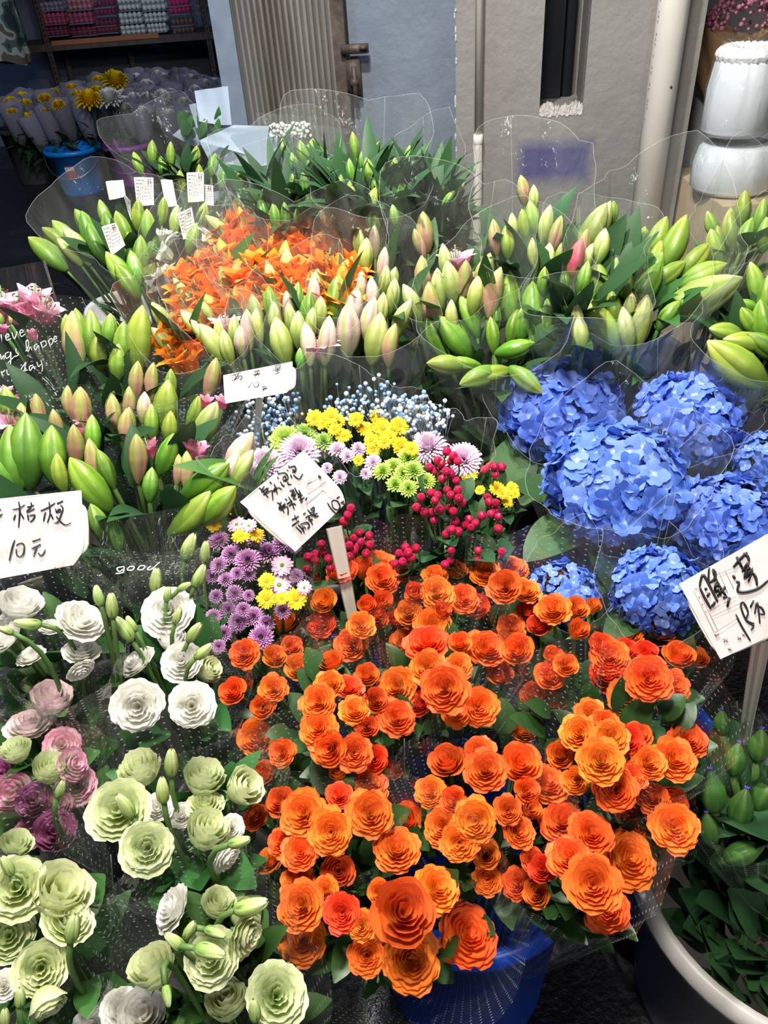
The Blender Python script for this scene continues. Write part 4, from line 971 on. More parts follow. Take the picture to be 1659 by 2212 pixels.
# ---- lisianthus (x, y, width, colour, form, facing: image angle the flower leans to, or None = looks up at us)
def lis_bunch(label, flowers, buds, zc, anchor_px, seed, film=FILM_DOT_L, hb=.05, hf=.0, nleaf=26, corner=.04, mg=.015, name='lisianthus_bunch', grp='bunches of lisianthus'):
    cx = sum(f[0] for f in flowers) / len(flowers); cy = sum(f[1] for f in flowers) / len(flowers)
    C0 = at_z(cx, cy, zc); A = at_z(anchor_px[0], anchor_px[1], .30)
    A = Vector((A.x * .3 + C0.x * .7, max(C0.y, A.y * .3 + C0.y * .7), .30))
    t = thing(name, label, 'flowers', A, grp); pts = []; heads = []
    for (x, y, w, c, fm, face) in flowers:
        p = at_z(x, y, zc + R.uniform(-.015, .015) + (w - 90) * .0005); rad = px_len(p, w) / 2
        if face is None: ax = bloom_axis(p, A, C0, .5, .4, 1.1, .2)
        else: a = math.radians(face); ax = (RT * math.cos(a) + UP * math.sin(a)) * .85 + TOCAM(p) * .5
        scl = rad / {'open': 1.02, 'cup': .86, 'ball': .74}[fm]
        me = LIS[c][fm]; me = me[R.randrange(len(me))]
        link('lisianthus_bloom', me, t, frame(ax, R.uniform(0, 6.28), p, scl)); pts.append((p, rad)); heads.append(p - Vector(ax).normalized() * scl * .7)
    for (x, y, L_, ang) in buds:
        p = at_z(x, y, zc + .035 + R.uniform(0, .02)); s = px_len(p, L_); a = math.radians(ang)
        ax = ((RT * math.cos(a) + UP * math.sin(a)) * .92 + TOCAM(p) * .3).normalized()
        b = link('bud', LISBUD, t, frame(ax, R.uniform(0, 6), p - ax * s * .5, (s * .95, s * .95, s)))
        e = p - ax * s * .48; mb = MB(); mb.tube(bez(e, e - ax * .05, C0.lerp(e, .7) - Vector((0, 0, .16))), .0028, 6); mb.obj('bud_stem', G_STEM, b)
    foliage(t, A, pts, nleaf, .06, .018, G_LEAF, seed, low=.07, shape='oval')
    stem_bundle(t, A, heads, .0028)
    wrapper(t, A, pts, hb, hf, mg, seed, film, corner, 3)
    return t
lis_bunch('white lisianthus with green buds below the wrapped lilies, right of the left sign handle', [(362,1320,116,'w','open',None),(369,1381,68,'w','cup',85),(295,1428,86,'w','open',140),(392,1428,92,'w','open',None),(448,1448,66,'g','ball',30),(297,1526,118,'w','open',None),(414,1524,106,'w','open',None),(420,1330,60,'w','open',40)],
          [(409,1182,64,70),(443,1193,50,85),(430,1244,56,65),(336,1255,58,85),(362,1284,36,80),(268,1360,64,125),(284,1348,40,120),(420,1367,54,55),(439,1407,52,40),(383,1331,40,70),(398,1268,36,30)], .80, (330,1470), 201)
lis_bunch('white lisianthus seen from the side beside the left sign handle', [(43,1309,100,'w','cup',75),(174,1336,112,'w','open',60),(14,1374,84,'w','open',150),(108,1352,54,'w','open',90),(65,1414,66,'w','open',120),(177,1403,82,'w','open',90),(174,1450,66,'w','open',-60),(20,1340,50,'w','cup',120)],
          [(213,1287,48,105),(242,1309,58,95),(61,1347,56,175),(12,1362,36,160)], .86, (110,1420), 202)
lis_bunch('blush pink edged lisianthus at the left edge below the white ones', [(112,1512,98,'b','cup',80),(61,1562,104,'b','open',100),(134,1610,84,'p','open',None),(36,1624,70,'g','ball',110),(108,1664,84,'g','ball',70),(160,1650,80,'p','open',20),(69,1483,50,'g','ball',100)],
          [(130,1705,46,70)], .79, (90,1600), 203, hb=.05)
lis_bunch('mauve lisianthus showing dimly through film at the left edge', [(28,1715,92,'p','ball',None),(72,1730,80,'m','ball',None),(118,1795,96,'m','ball',None),(165,1695,90,'p','open',None),(128,1740,64,'p','ball',None),(10,1660,70,'m','open',None),(60,1800,70,'m','open',None)],
          [], .76, (90,1740), 204, hb=.05, hf=.06)
lis_bunch('pale green lisianthus in the middle of the left side, beside the orange roses', [(305,1664,98,'g','ball',110),(439,1683,98,'g','ball',75),(525,1703,98,'g','cup',30),(255,1748,138,'g','open',None),(318,1830,122,'g','open',None),(447,1798,104,'g','ball',60),(443,1736,86,'g','open',90),(340,1745,70,'w','open',None),(492,1850,84,'w','open',-40),(392,1760,60,'w','open',None),(500,1790,60,'w','open',None)],
          [(370,1648,66,90),(352,1707,62,95),(270,1742,64,125),(516,1818,54,15)], .80, (390,1790), 205)
lis_bunch('pale green lisianthus with plump buds, lower middle beside the front roses', [(369,1960,104,'w','open',160),(471,1955,80,'g','cup',70),(328,2093,112,'g','cup',120),(455,2068,122,'g','open',None),(533,2019,110,'g','open',-20),(520,1975,70,'g','ball',40)],
          [(541,1957,82,15),(377,2035,56,140),(410,2010,50,60),(463,2015,50,-20),(452,2056,70,-15),(361,2150,44,-80)], .78, (440,2010), 206)
lis_bunch('big pale green lisianthus at the lower left edge', [(33,1826,76,'g','cup',80),(36,1915,142,'g','open',None),(127,1930,140,'g','cup',60),(18,2020,116,'g','open',None),(150,1985,112,'g','open',60),(88,2092,118,'g','open',None),(100,2165,86,'g','cup',-70),(8,2130,70,'w','open',None)],
          [(15,1871,50,120),(157,2005,72,80),(42,2155,50,90),(10,2200,50,90)], .80, (60,2010), 207, hb=.03)
lis_bunch('cream green lisianthus at the bottom edge beside the blue bucket', [(492,2166,100,'g','ball',100),(598,2150,136,'g','open',None),(262,2180,90,'w','open',None),(310,2190,110,'w','ball',None),(200,2215,90,'w','open',None)],
          [(549,2183,58,95)], .74, (470,2180), 208)

# ---- lilies
def place_lily(x, y, zc, cy, k=.30):
    d = dep(at_z(x, y, zc)); return at_z(x, y, zc + k * (cy - y) * d / F_PX)
def lily_bunch(label, buds, zc, seed, blooms=(), film=FILM, nleaf=60, lL=.12, lW=.016, leafmat=None, hb=.10, hf=-.01, corner=.05, mg=.02, k=.50, adz=.45, name='lily_bunch', grp='bunches of lilies', ady=.06, ncorner=3, lowl=.06, wrap=True, bscale=1.0, shear=(0, 0)):
    """buds: (x, y, length, image angle of the tip, colour); blooms: (x, y, width, angle, colour)"""
    allp = [(b[0], b[1]) for b in buds] + [(b[0], b[1]) for b in blooms]
    cx = sum(a for a, _ in allp) / len(allp); cy = sum(b for _, b in allp) / len(allp)
    C0 = at_z(cx, cy, zc); A = Vector((C0.x + shear[0], C0.y + ady, max(FLOOR + .1, zc - adz)))
    t = thing(name, label, 'flowers', A, grp); pts = []; heads = []
    for (x, y, L_, ang, c) in buds:
        p = place_lily(x, y, zc, cy, k); a = math.radians(ang + R.uniform(-5, 5)); s = px_len(p, L_)
        tc = R.uniform(.1, .35); ax = (RT * math.cos(a) + UP * math.sin(a)) * math.sqrt(1 - tc * tc) + TOCAM(p) * tc
        me = BUDS[c][R.choice((1, 1, 1, 0, 2)) if c in 'fdg' else R.randrange(3)]
        link('lily_bud', me, t, frame(ax, R.uniform(0, 6.28), p - ax * s * .55, s * 1.25 * bscale))
        pts.append((p, s * .3)); heads.append(p - ax * s * .5)
    for (x, y, w, ang, c) in blooms:
        p = place_lily(x, y, zc, cy, k); s = px_len(p, w) * .85
        if ang is None: ax = (TOCAM(p) + Vector((R.uniform(-.3, .3), R.uniform(-.3, .1), .5))).normalized()
        else:
            a = math.radians(ang + R.uniform(-8, 8)); ax = ((RT * math.cos(a) + UP * math.sin(a)) * .85 + TOCAM(p) * .45).normalized()
        me = LILIES[c][R.randrange(len(LILIES[c]))]
        link('lily_bloom', me, t, frame(ax, R.uniform(0, 6.28), p - ax * s * .55, s)); pts.append((p, s * .5)); heads.append(p - ax * s * .5)
    foliage(t, A, pts, int(nleaf * 1.0), lL, lW * 1.2, leafmat or G_LEAF, seed, low=lowl, out=.7)
    stem_bundle(t, A, heads, .0035)
    if wrap: wrapper(t, A, pts, hb, hf, mg, seed, film, corner, ncorner)
    return t, pts, A
def H(z, off, sc=.5):                      # pixel lists measured on enlarged crops -> photo pixels
    return [(off[0] + b[0] * sc, off[1] + b[1] * sc, b[2] * sc) + tuple(b[3:]) for b in z]
o2 = (830, 400); o1 = (0, 400); o5 = (0, 900); s5 = .3617
lily_bunch('fresh green lily buds in a wide film collar above the hydrangeas', H([(560,555,150,95,'f'),(635,590,145,85,'f'),(725,560,130,80,'f'),(675,625,115,75,'f'),(550,645,95,80,'f'),(530,715,105,20,'f'),(620,700,95,20,'f'),(470,680,95,95,'f'),(330,690,135,130,'f'),(250,700,120,115,'f'),(380,600,115,110,'f'),(315,630,95,150,'f'),(300,780,110,175,'g'),(372,770,85,170,'g'),(440,820,120,200,'g'),(495,812,110,190,'g'),(585,822,110,-40,'g'),(480,600,80,90,'f'),(590,640,90,85,'d')], o2), .90, 301, bscale=1.35, hb=.17, hf=.02, corner=.03, mg=.035, lL=.10, nleaf=34, leafmat=G_DARK, k=.45)
lily_bunch('hazy pink lily buds with one open pink lily, behind the film collar', H([(180,430,130,100,'p'),(290,450,130,95,'c'),(345,450,130,85,'p'),(420,420,140,75,'c'),(470,500,150,80,'p'),(220,560,150,105,'p'),(130,540,130,110,'c'),(300,590,100,100,'c'),(240,470,120,95,'c'),(390,500,120,80,'c'),(180,230,120,100,'p'),(160,270,90,110,'p'),(260,360,110,95,'c')], o2), .97, 302, bscale=1.15, blooms=H([(310,320,180,95,'p'),(537,440,110,90,'y'),(400,400,90,75,'y')], o2), hb=.14, nleaf=26)
lily_bunch('lime green lily buds in tall clear film, right of the open pink lily', H([(940,470,165,100,'g'),(1000,410,150,85,'g'),(1095,320,150,75,'g'),(1215,300,200,60,'g'),(1320,350,140,45,'g'),(1340,405,150,25,'g'),(1320,505,260,25,'c'),(1110,470,180,60,'d'),(1210,400,120,40,'g'),(990,560,120,90,'g'),(1070,570,120,90,'c'),(960,640,190,120,'g'),(1110,620,160,80,'c'),(1050,650,140,95,'c'),(1215,580,110,50,'d'),(1040,450,120,85,'g'),(1160,390,120,70,'g'),(900,520,110,110,'g'),(1180,250,130,70,'g'),(1150,340,120,70,'g')], o2), .95, 303, bscale=1.12, hb=.16, hf=.0, corner=.07, mg=.03, nleaf=40, k=.48)
lily_bunch('green lily buds at the right edge, above the hydrangeas', H([(1600,450,140,95,'g'),(1645,530,160,80,'f'),(1590,600,115,120,'f'),(1485,640,130,165,'g'),(1590,690,170,170,'g'),(1545,790,240,145,'g'),(1580,530,90,150,'f'),(1640,620,150,100,'f'),(1660,700,150,150,'d')], o2), .92, 304, bscale=1.1, hb=.12, mg=.03, nleaf=40, leafmat=G_DARK)
lily_bunch('light green lily buds below the cardboard box', H([(1550,120,120,85,'g'),(1620,150,115,80,'g'),(1420,180,100,105,'g'),(1500,210,140,100,'g'),(1435,290,140,105,'g'),(1500,150,70,90,'g'),(1560,230,120,70,'d'),(1640,230,120,80,'g'),(1450,240,90,100,'g')], o2), 1.0, 305, hb=.10, nleaf=36, lL=.11)
lily_bunch('pale lily buds in tall film in front of the pillar below the purple paint', H([(600,35,100,95,'p'),(640,80,100,85,'c'),(700,200,140,80,'c'),(735,230,130,75,'p'),(650,310,110,95,'c'),(705,330,110,85,'c'),(690,430,100,90,'f'),(560,200,100,100,'c'),(610,190,110,95,'g'),(640,150,110,95,'g'),(530,260,110,95,'g'),(480,240,120,100,'p'),(760,300,90,70,'c')], o2), 1.03, 306, hb=.13, mg=.03, nleaf=44, lL=.13, lW=.018, leafmat=G_DARK)
lily_bunch('lily buds with one dark red bud, in front of the fat cream pipe', H([(825,345,150,80,'r'),(855,430,130,75,'f'),(780,420,80,90,'f'),(890,210,180,65,'c'),(945,180,140,75,'c'),(985,130,80,80,'g'),(930,280,130,75,'c'),(860,280,120,80,'p'),(825,600,120,90,'c'),(850,650,120,95,'c'),(880,330,100,70,'c'),(840,500,60,60,'y')[:5] if False else (840,520,90,80,'c')], o2), 1.0, 307, hb=.06, nleaf=48, lL=.14, lW=.02, leafmat=G_DARK)
# left back: white lilies with receipts
L0, pts0, A0 = lily_bunch('white and green lilies with paper receipts in tall film, left of the orange lilies', H([(220,310,170,140,'g'),(300,230,130,130,'g'),(265,250,120,140,'g'),(345,285,150,125,'c'),(400,230,150,115,'d'),(430,270,150,110,'d'),(465,140,110,110,'g'),(565,300,130,95,'d'),(610,320,130,90,'d'),(650,270,110,80,'d'),(525,390,150,125,'g'),(560,430,140,125,'f'),(590,370,120,110,'f'),(540,200,120,110,'g'),(600,150,110,95,'g'),(640,200,120,90,'g'),(700,130,100,80,'g'),(370,180,110,120,'g'),(480,200,120,110,'d'),(310,300,120,135,'c'),(760,170,110,80,'c'),(830,240,110,75,'g'),(870,150,100,80,'g'),(640,380,80,60,'f')], o1), .96, 308, H([(700,215,110,90,'w'),(745,215,100,80,'w'),(690,290,120,160,'w'),(700,380,140,120,'w'),(690,430,100,-60,'w'),(900,210,90,60,'w')], o1), hb=.14, hf=.0, corner=.015, mg=-.03, nleaf=50, leafmat=G_DARK, lL=.11)
def receipt(t, quad, p0, lean, label, seed):
    """small printed receipt lying against the film"""
    c = (sum(q[0] for q in quad) / 4, sum(q[1] for q in quad) / 4); pc_ = at_y(c[0], c[1], p0)
    n = (TOCAM(pc_) + Vector((0, 0, lean))).normalized()
    Q = [at_plane(x, y, pc_, n) for x, y in quad]
    bl = lambda u, v: (Q[0] * (1 - u) + Q[1] * u) * (1 - v) + (Q[3] * (1 - u) + Q[2] * u) * v
    mb = MB(); mb.grid([[bl(u, v) + n * .002 * math.sin(u * 5 + v * 3) for u in np.linspace(0, 1, 7)] for v in np.linspace(0, 1, 7)])
    o = mb.obj('receipt', SLIP, t)
    g = random.Random(seed); mb = MB()
    if label:
        for i in range(6):
            v = .10 + .12 * i
            u = .08
            while u < .9:
                l = g.uniform(.05, .16); a, b = bl(u, v) + n * .003, bl(min(.92, u + l), v) + n * .003
                mb.tube([a, b], .0007, 4); u += l + .05
        for i in (0, 1):
            for j in (0, 1): mb.ball(bl(.72 + .12 * i, .08 + .075 * j) + n * .003, .0018, k=6, n=4)
        mb.obj('receipt_print', INK_GREY, o)
YW = at_z(330, 450, 1.0).y
receipt(L0, [(289,383), (331,383), (333,443), (296,445)], YW, .3, True, 1)
receipt(L0, [(228,392), (266,388), (272,425), (236,432)], YW - .02, .3, False, 2)
receipt(L0, [(266,418), (281,432), (284,478), (274,450)], YW - .05, .3, True, 3)
receipt(L0, [(347,388), (372,388), (383,445), (358,447)], YW, .3, False, 4)
receipt(L0, [(403,373), (440,372), (441,435), (406,437)], YW, .3, True, 5)
receipt(L0, [(424,398), (460,400), (462,445), (428,440)], YW + .02, .3, True, 6)
receipt(L0, [(219,490), (250,480), (271,530), (241,552)], YW - .22, .2, True, 7)
receipt(L0, [(383,462), (414,447), (425,505), (396,518)], YW - .15, .2, True, 8)
# orange lilies: half open, crowded
def crowd(poly, n, seed):
    g = random.Random(seed); out = []; xs = [p[0] for p in poly]; ys = [p[1] for p in poly]
    def inside(x, y):
        c = False
        for i in range(len(poly)):
            (x1, y1), (x2, y2) = poly[i], poly[i - 1]
            if (y1 > y) != (y2 > y) and x < (x2 - x1) * (y - y1) / (y2 - y1) + x1: c = not c
        return c
    for _ in range(4000):
        x, y = g.uniform(min(xs), max(xs)), g.uniform(min(ys), max(ys))
        if inside(x, y): 
            b = min([math.hypot(x - a[0], y - a[1]) for a in out] or [999])
            if b > 24 * (1 - len(out) / n * .5): out.append((x, y))
        if len(out) >= n: break
    return out
def fan(x, y, cx, cy0, spread=1.0): return math.degrees(math.atan2(cy0 - y, (x - cx) * spread))
for (poly, n, zc, sd, lab, cxx) in [([(470,480),(560,472),(640,475),(780,480),(785,530),(640,560),(470,560),(455,530)], 40, 1.0, 311, 'orange lilies in the back bunch, beside the dark green leaves', 620),
                                ([(480,575),(600,550),(770,560),(775,640),(640,680),(520,660)], 40, .98, 312, 'orange lilies in the front bunch, behind the blush pink lilies', 630),
                                ([(375,590),(470,540),(530,600),(520,670),(430,700),(385,660)], 30, .96, 313, 'orange lilies leaning left beside the white lilies', 560),
                                ([(340,720),(400,680),(455,690),(440,750),(395,790),(350,740)], 15, .93, 314, 'small group of orange lilies low on the left, beside a receipt', 520)]:
    P_ = crowd(poly, n, sd); g = random.Random(sd)
    bl = [(x, y, g.uniform(74, 100), fan(x, y, cxx, max(q[1] for q in poly) + 160), 'o') for x, y in P_]
    bd = [(x + g.uniform(-20, 20), y - 12, 58, fan(x, y, cxx, max(q[1] for q in poly) + 160), g.choice('oc')) for x, y in P_[::9]]
    if sd == 311: bd += [(588,497,62,95,'o'),(522,492,60,100,'o'),(697,497,60,90,'c'),(722,502,56,85,'c'),(755,492,54,85,'c'),(773,490,50,80,'o'),(475,500,60,130,'c')]
    lily_bunch(lab, bd, zc, sd, bl, nleaf=6, hb=.11, hf=.0, corner=.05, mg=.02, grp='bunches of orange lilies', k=.5)
# blush lilies before the orange ones
lily_bunch('blush pink lilies with a receipt, left of three in front of the orange lilies', H([(845,610,120,130,'c'),(930,700,160,120,'c'),(1020,650,120,95,'c'),(1075,640,140,90,'b'),(1045,690,110,95,'b'),(1105,580,140,100,'c'),(900,560,100,120,'c'),(960,660,110,110,'c'),(990,720,130,105,'c'),(880,660,120,130,'c'),(1120,620,120,95,'c')], o1), .94, 321, H([(975,600,150,100,'p')], o1), hb=.10, nleaf=14, leafmat=G_DARK)
BL2 = lily_bunch('blush pink lilies above the small white sign, middle of three', H([(1180,530,130,100,'f'),(1285,510,120,90,'f'),(1250,600,120,95,'c'),(1220,690,170,100,'c'),(1330,560,130,85,'f'),(1290,640,130,95,'c'),(1350,610,110,85,'c'),(1350,480,120,90,'b'),(1330,700,150,95,'b'),(1410,690,170,85,'b'),(1200,600,130,105,'c'),(1380,560,110,85,'c'),(1240,540,110,95,'b'),(1300,760,80,90,'d')], o1), .95, 322, H([(1388,690,140,90,'p')], o1), hb=.09, nleaf=14, leafmat=G_DARK)
lily_bunch('blush pink lilies right of the orange ones, rightmost of three', H([(1455,510,170,90,'f'),(1500,650,190,90,'b'),(1530,540,140,85,'b'),(1600,600,160,80,'b'),(1620,680,180,75,'c'),(1600,490,120,85,'b'),(1640,560,130,80,'c'),(1690,500,130,80,'c'),(1735,600,150,70,'c'),(1690,710,150,80,'p'),(1660,430,110,85,'c'),(1560,450,110,88,'b'),(1700,420,90,80,'c'),(1580,320,120,90,'c'),(1620,260,110,90,'b'),(1550,260,100,95,'c'),(1650,350,110,85,'b')], o1), .96, 323, hb=.09, nleaf=18, leafmat=G_DARK)
# dark green closed lilies at the back
for (poly, n, zc, sd, lab) in [([(500,400),(560,350),(640,330),(700,330),(690,480),(600,480),(520,440)], 22, 1.06, 331, 'dark leafy lilies with closed buds, left one of the back row'), ([(690,310),(800,300),(880,330),(885,470),(800,500),(700,470)], 24, 1.08, 332, 'dark leafy lilies with closed buds in front of the ribbed door'), ([(880,360),(1000,380),(1010,430),(900,440)], 10, 1.06, 333, 'dark leafy lilies left of the pillar edge')]:
    g = random.Random(sd)
    bd = [(x, y, g.uniform(34, 50), 90 + (x - 740) * -.08 + g.uniform(-18, 18), g.choice('gdfd')) for x, y in crowd(poly, n, sd)]
    lily_bunch(lab, bd, zc, sd, nleaf=210, lL=.14, lW=.014, leafmat=G_DARK, hb=.10, hf=.0, mg=.02, lowl=.03, k=.5, corner=.05)
lily_bunch('pale lily buds with hazy film, far left of the back row', [(330,335,40,95,'g'),(370,340,40,90,'g'),(300,360,40,110,'g'),(420,345,40,85,'g'),(460,360,40,80,'d'),(350,370,40,95,'d'),(430,385,40,90,'g'),(390,400,40,90,'g'),(480,390,40,80,'d')], 1.0, 334, nleaf=60, lL=.10, leafmat=G_DARK, hb=.13, mg=.03)
# left side: big wrapped lilies
LB, ptsB, AB = lily_bunch('green and pink lily buds in dotted film behind the left price sign', H([(80,290,340,100,'d'),(170,240,370,95,'d'),(320,250,280,95,'f'),(450,200,220,95,'p'),(560,130,200,92,'f'),(545,280,210,95,'p'),(760,80,180,90,'p'),(820,270,240,92,'p'),(990,240,220,70,'f'),(1110,330,180,85,'p'),(1215,400,310,40,'f'),(1120,590,300,45,'g'),(1290,540,270,48,'f'),(560,430,310,125,'f'),(600,650,200,110,'d'),(690,720,180,100,'d'),(370,360,200,100,'g'),(1060,330,150,88,'p'),(20,380,220,120,'d'),(900,420,170,85,'d'),(640,330,200,115,'d')], o5, s5), .88, 341, H([(880,180,170,100,'y'),(1170,200,190,85,'y'),(60,20,210,95,'p'),(500,80,110,95,'y')], o5, s5), film=FILM_DOT_L, hb=.02, hf=-.03, nleaf=40, lL=.13, lW=.02, leafmat=G_DARK, mg=.02, k=.42)
lily_bunch('second row of green and pink lily buds on the left', H([(350,985,160,92,'p'),(300,945,110,95,'p'),(165,1000,140,100,'p'),(45,970,140,100,'g'),(470,930,110,90,'c'),(495,990,120,92,'p'),(550,955,120,90,'p'),(620,970,110,88,'b'),(555,1050,130,92,'p'),(720,975,190,88,'g'),(735,1060,120,90,'g'),(890,1040,170,65,'c'),(830,990,120,75,'g'),(100,1040,140,100,'p'),(240,1060,130,95,'p'),(660,1040,130,92,'g')], o1), .90, 342, H([(40,1000,120,100,'p'),(90,930,110,95,'y'),(360,1030,90,95,'p'),(960,930,80,90,'y'),(890,930,80,90,'y'),(20,890,90,100,'p')], o1), film=FILM_DOT_L, hb=.03, nleaf=36, lL=.12, lW=.018, leafmat=G_DARK, k=.46)
lily_bunch('yellow green lily buds beside the printed film on the left', H([(330,700,210,95,'p'),(340,620,120,98,'g'),(395,665,170,92,'g'),(470,640,120,88,'g'),(605,690,230,88,'g'),(535,700,150,90,'g'),(590,860,140,88,'p'),(660,860,130,85,'p'),(910,850,150,75,'p'),(430,740,130,95,'g'),(300,640,110,105,'g'),(510,780,130,92,'g'),(730,880,120,80,'g')], o1), .93, 343, film=FILM_DOT_L, hb=.02, nleaf=30, lL=.13, lW=.02, leafmat=G_DARK, k=.48)
lily_bunch('pointed white pink lily bud leaning right beside the blue gypsophila', H([(1425,240,260,60,'b'),(1440,330,220,65,'c'),(1380,330,200,70,'b')], o5, s5), .88, 345, hb=.02, nleaf=10)
PL, ptsP, AP = lily_bunch('open pink lilies in printed film at the left edge', H([(20,1150,200,95,'g'),(180,1120,150,90,'c')], (0,550), .1266), .95, 344, H([(40,800,800,95,'p'),(330,850,700,90,'p'),(600,750,760,85,'p'),(720,900,700,75,'p'),(830,950,560,65,'p'),(60,1250,220,90,'y'),(470,1000,360,85,'y'),(550,1350,260,100,'y')], (0,550), .1266), hb=.02, hf=-.05, nleaf=12, lL=.14, lW=.02, leafmat=G_DARK, wrap=False, lowl=.15)
# ---- blue hydrangeas (x, y, width, height in the photo)
def hyd_leaf(mb, base, axis, up, L, Wd):
    leaf(mb, base, axis, up, L, Wd, .5, .12, 0, 10, 'oval')
def hydrangea(label, x, y, w, h, z, k, film=True, leaves=4, tip=0.0, hb=.05, hf=-.02):
    p = at_z(x, y, z); r = px_len(p, w) / 2
    A = Vector((p.x, p.y + .03, .42)); t = thing('hydrangea', label, 'flower', A, 'blue hydrangeas')
    ax = (Vector((tip, -.28, 1))).normalized()
    c = p - ax * r * .22
    link('flower_head', HYDS[k], t, frame(ax, R.uniform(0, 6.28), c, (r * .86, r * .86, r * .86 * min(1.15, h / w * 1.45))))
    mb = MB(); mb.tube(bez(A, A.lerp(c, .6), c + Vector((0, 0, .02))), .005, 7); mb.obj('stem', G_STEM, t)
    g = random.Random(int(x))
    for i in range(leaves):
        a = -1.57 + (i - (leaves - 1) / 2) * 1.15 + g.uniform(-.3, .3)
        d = Vector((math.cos(a), math.sin(a) * .9, g.uniform(-.15, .35)))
        mb = MB(); hyd_leaf(mb, c - ax * r * .62 + Vector((d.x, d.y, 0)) * r * .35, d, (0, 0, 1), r * g.uniform(1.0, 1.35), r * .36)
        mb.obj('leaf', G_HYD, t)
    if film:
        pts = [(c + Vector((r * .9 * math.cos(q), r * .9 * math.sin(q), 0)), r * .1) for q in np.linspace(0, 6, 12)]
        wrapper(t, A, pts, hb + r * .3, hf, .012, int(x), FILM_LOW, .05, 3, h0=.35)
    return t
hydrangea('blue hydrangea at the back left, below the lilies in the film collar', 1216, 868, 290, 190, .82, 0)
hydrangea('blue hydrangea at the back right of the group', 1490, 888, 256, 185, .82, 1)
hydrangea('largest and palest blue hydrangea in the centre of the group', 1335, 1015, 345, 205, .85, 2, leaves=5, hb=.03)
hydrangea('blue hydrangea at the right, just above the tilted price sign', 1575, 1112, 250, 185, .80, 0)
hydrangea('blue hydrangea left of the tilted price sign', 1426, 1262, 220, 200, .80, 1, leaves=3)
hydrangea('small blue hydrangea half hidden behind the orange roses', 1222, 1268, 165, 95, .76, 3, hb=.04)
hydrangea('blue hydrangea at the right edge behind the others', 1660, 985, 150, 120, .78, 3, leaves=3)
HY2 = [o for o in bpy.data.objects if o.get('label', '').startswith('blue hydrangea at the back right')][0]
def mirrored_print():
    p0 = CAM + ray(1432, 930) * (dep(at_z(1490, 888, .82)) - .10); n = TOCAM(p0)
    Q = [at_plane(x, y, p0, n) for x, y in ((1375, 870), (1530, 900), (1500, 985), (1370, 960))]
    mb = MB(); mb.grid([[(Q[0] * (1 - u) + Q[1] * u) * (1 - v) + (Q[3] * (1 - u) + Q[2] * u) * v for u in np.linspace(0, 1, 9)] for v in np.linspace(0, 1, 7)])
    f = mb.obj('printed_film', FILM_LOW, HY2)
    ink(f, (p0, n), S_('150,262 140,200 168,242 182,192 190,272;210,212 205,302;236,216 226,312;270,226 260,320;232,264 268,272;322,262 300,292 320,332 342,302 322,262;372,290 366,345;372,290 400,300 370,318 398,352;425,310 418,360;450,318 430,345 458,365'), (1370, 880), .1742, .0009, INK, 'black_lettering')
t = thing('loose_leaf', 'broad veined hydrangea leaf left of the largest hydrangea', 'leaf', at_z(1120, 1010, .72))
mb = MB(); q = at_z(1100, 1060, .70); hyd_leaf(mb, q, (UP * .9 + RT * .15), TOCAM(q), .11, .042); mb.obj('blade', G_HYD, t)

# (the print is added once the pen helper exists)
# ---- mixed bunch: chrysanthemums, berries, gypsophila
def flowers(label, name, lst, zc, meshes, seed, cat='flowers', grp=None, part='flower_head', film=None, nleaf=20, k=.28, kc=.9, kr=.5, sc=1.0, adz=.40, hb=.05, hf=0, leafm=None, lean=0.0):
    cx = sum(f[0] for f in lst) / len(lst); cy = sum(f[1] for f in lst) / len(lst); C0 = at_z(cx, cy, zc)
    A = Vector((C0.x, C0.y + .03, max(FLOOR + .12, zc - adz))); t = thing(name, label, cat, A, grp); pts = []; heads = []
    g = random.Random(seed)
    for (x, y, w) in lst:
        p = place_lily(x, y, zc + g.uniform(-.01, .01), cy, k); r = px_len(p, w) / 2
        ax = bloom_axis(p, A, C0, .8, kr, kc, .25)
        link(part, meshes[g.randrange(len(meshes))], t, frame(ax, g.uniform(0, 6.28), p, r * sc)); pts.append((p, r)); heads.append(p - ax * r * .4)
    stem_bundle(t, A, heads, .0018, G_LEAF)
    if nleaf: foliage(t, A, pts, nleaf, .04, .012, leafm or G_DARK, seed, low=.07, shape='oval')
    if film: wrapper(t, A, pts, hb, hf, .01, seed, film, .04, 3)
    return t
o6 = (500, 780); s6 = .3978
def Z6(l): return [(o6[0] + a * s6, o6[1] + b * s6, c * s6) for a, b, c in l]
flowers('yellow daisy spray in the middle of the mixed bunch, before the blue gypsophila', 'yellow_daisy_spray', Z6([(450,310,105),(540,300,110),(500,335,100),(575,325,95),(675,315,95),(610,405,95),(725,365,105),(800,300,110),(820,365,115),(910,350,115),(860,412,90),(760,430,95),(830,440,85),(920,460,110),(975,475,90),(770,485,85),(690,540,65),(560,370,80),(880,380,80)]), .86, M_YEL, 1, grp='yellow daisy sprays', film=FILM_LOW)
flowers('yellow daisies at the right end of the mixed bunch behind the berries', 'yellow_daisy_spray', Z6([(1290,620,95),(1255,665,75),(1440,690,85),(1520,690,85),(1500,760,80),(1470,720,70),(1350,700,60),(1540,720,60)]), .80, M_YEL, 2, grp='yellow daisy sprays')
flowers('small pale pink button chrysanthemums under the yellow daisies', 'button_chrysanthemum_spray', Z6([(575,485,120),(690,480,100),(630,520,95),(770,552,110),(590,632,95),(730,612,80),(520,582,75)]), .845, M_SML, 3, nleaf=14)
flowers('large pale pink chrysanthemums behind the middle sign', 'pink_chrysanthemum_bunch', Z6([(185,575,250),(370,500,250),(100,620,160)]), .83, M_BIG, 4, grp='large pale pink chrysanthemums', k=.2)
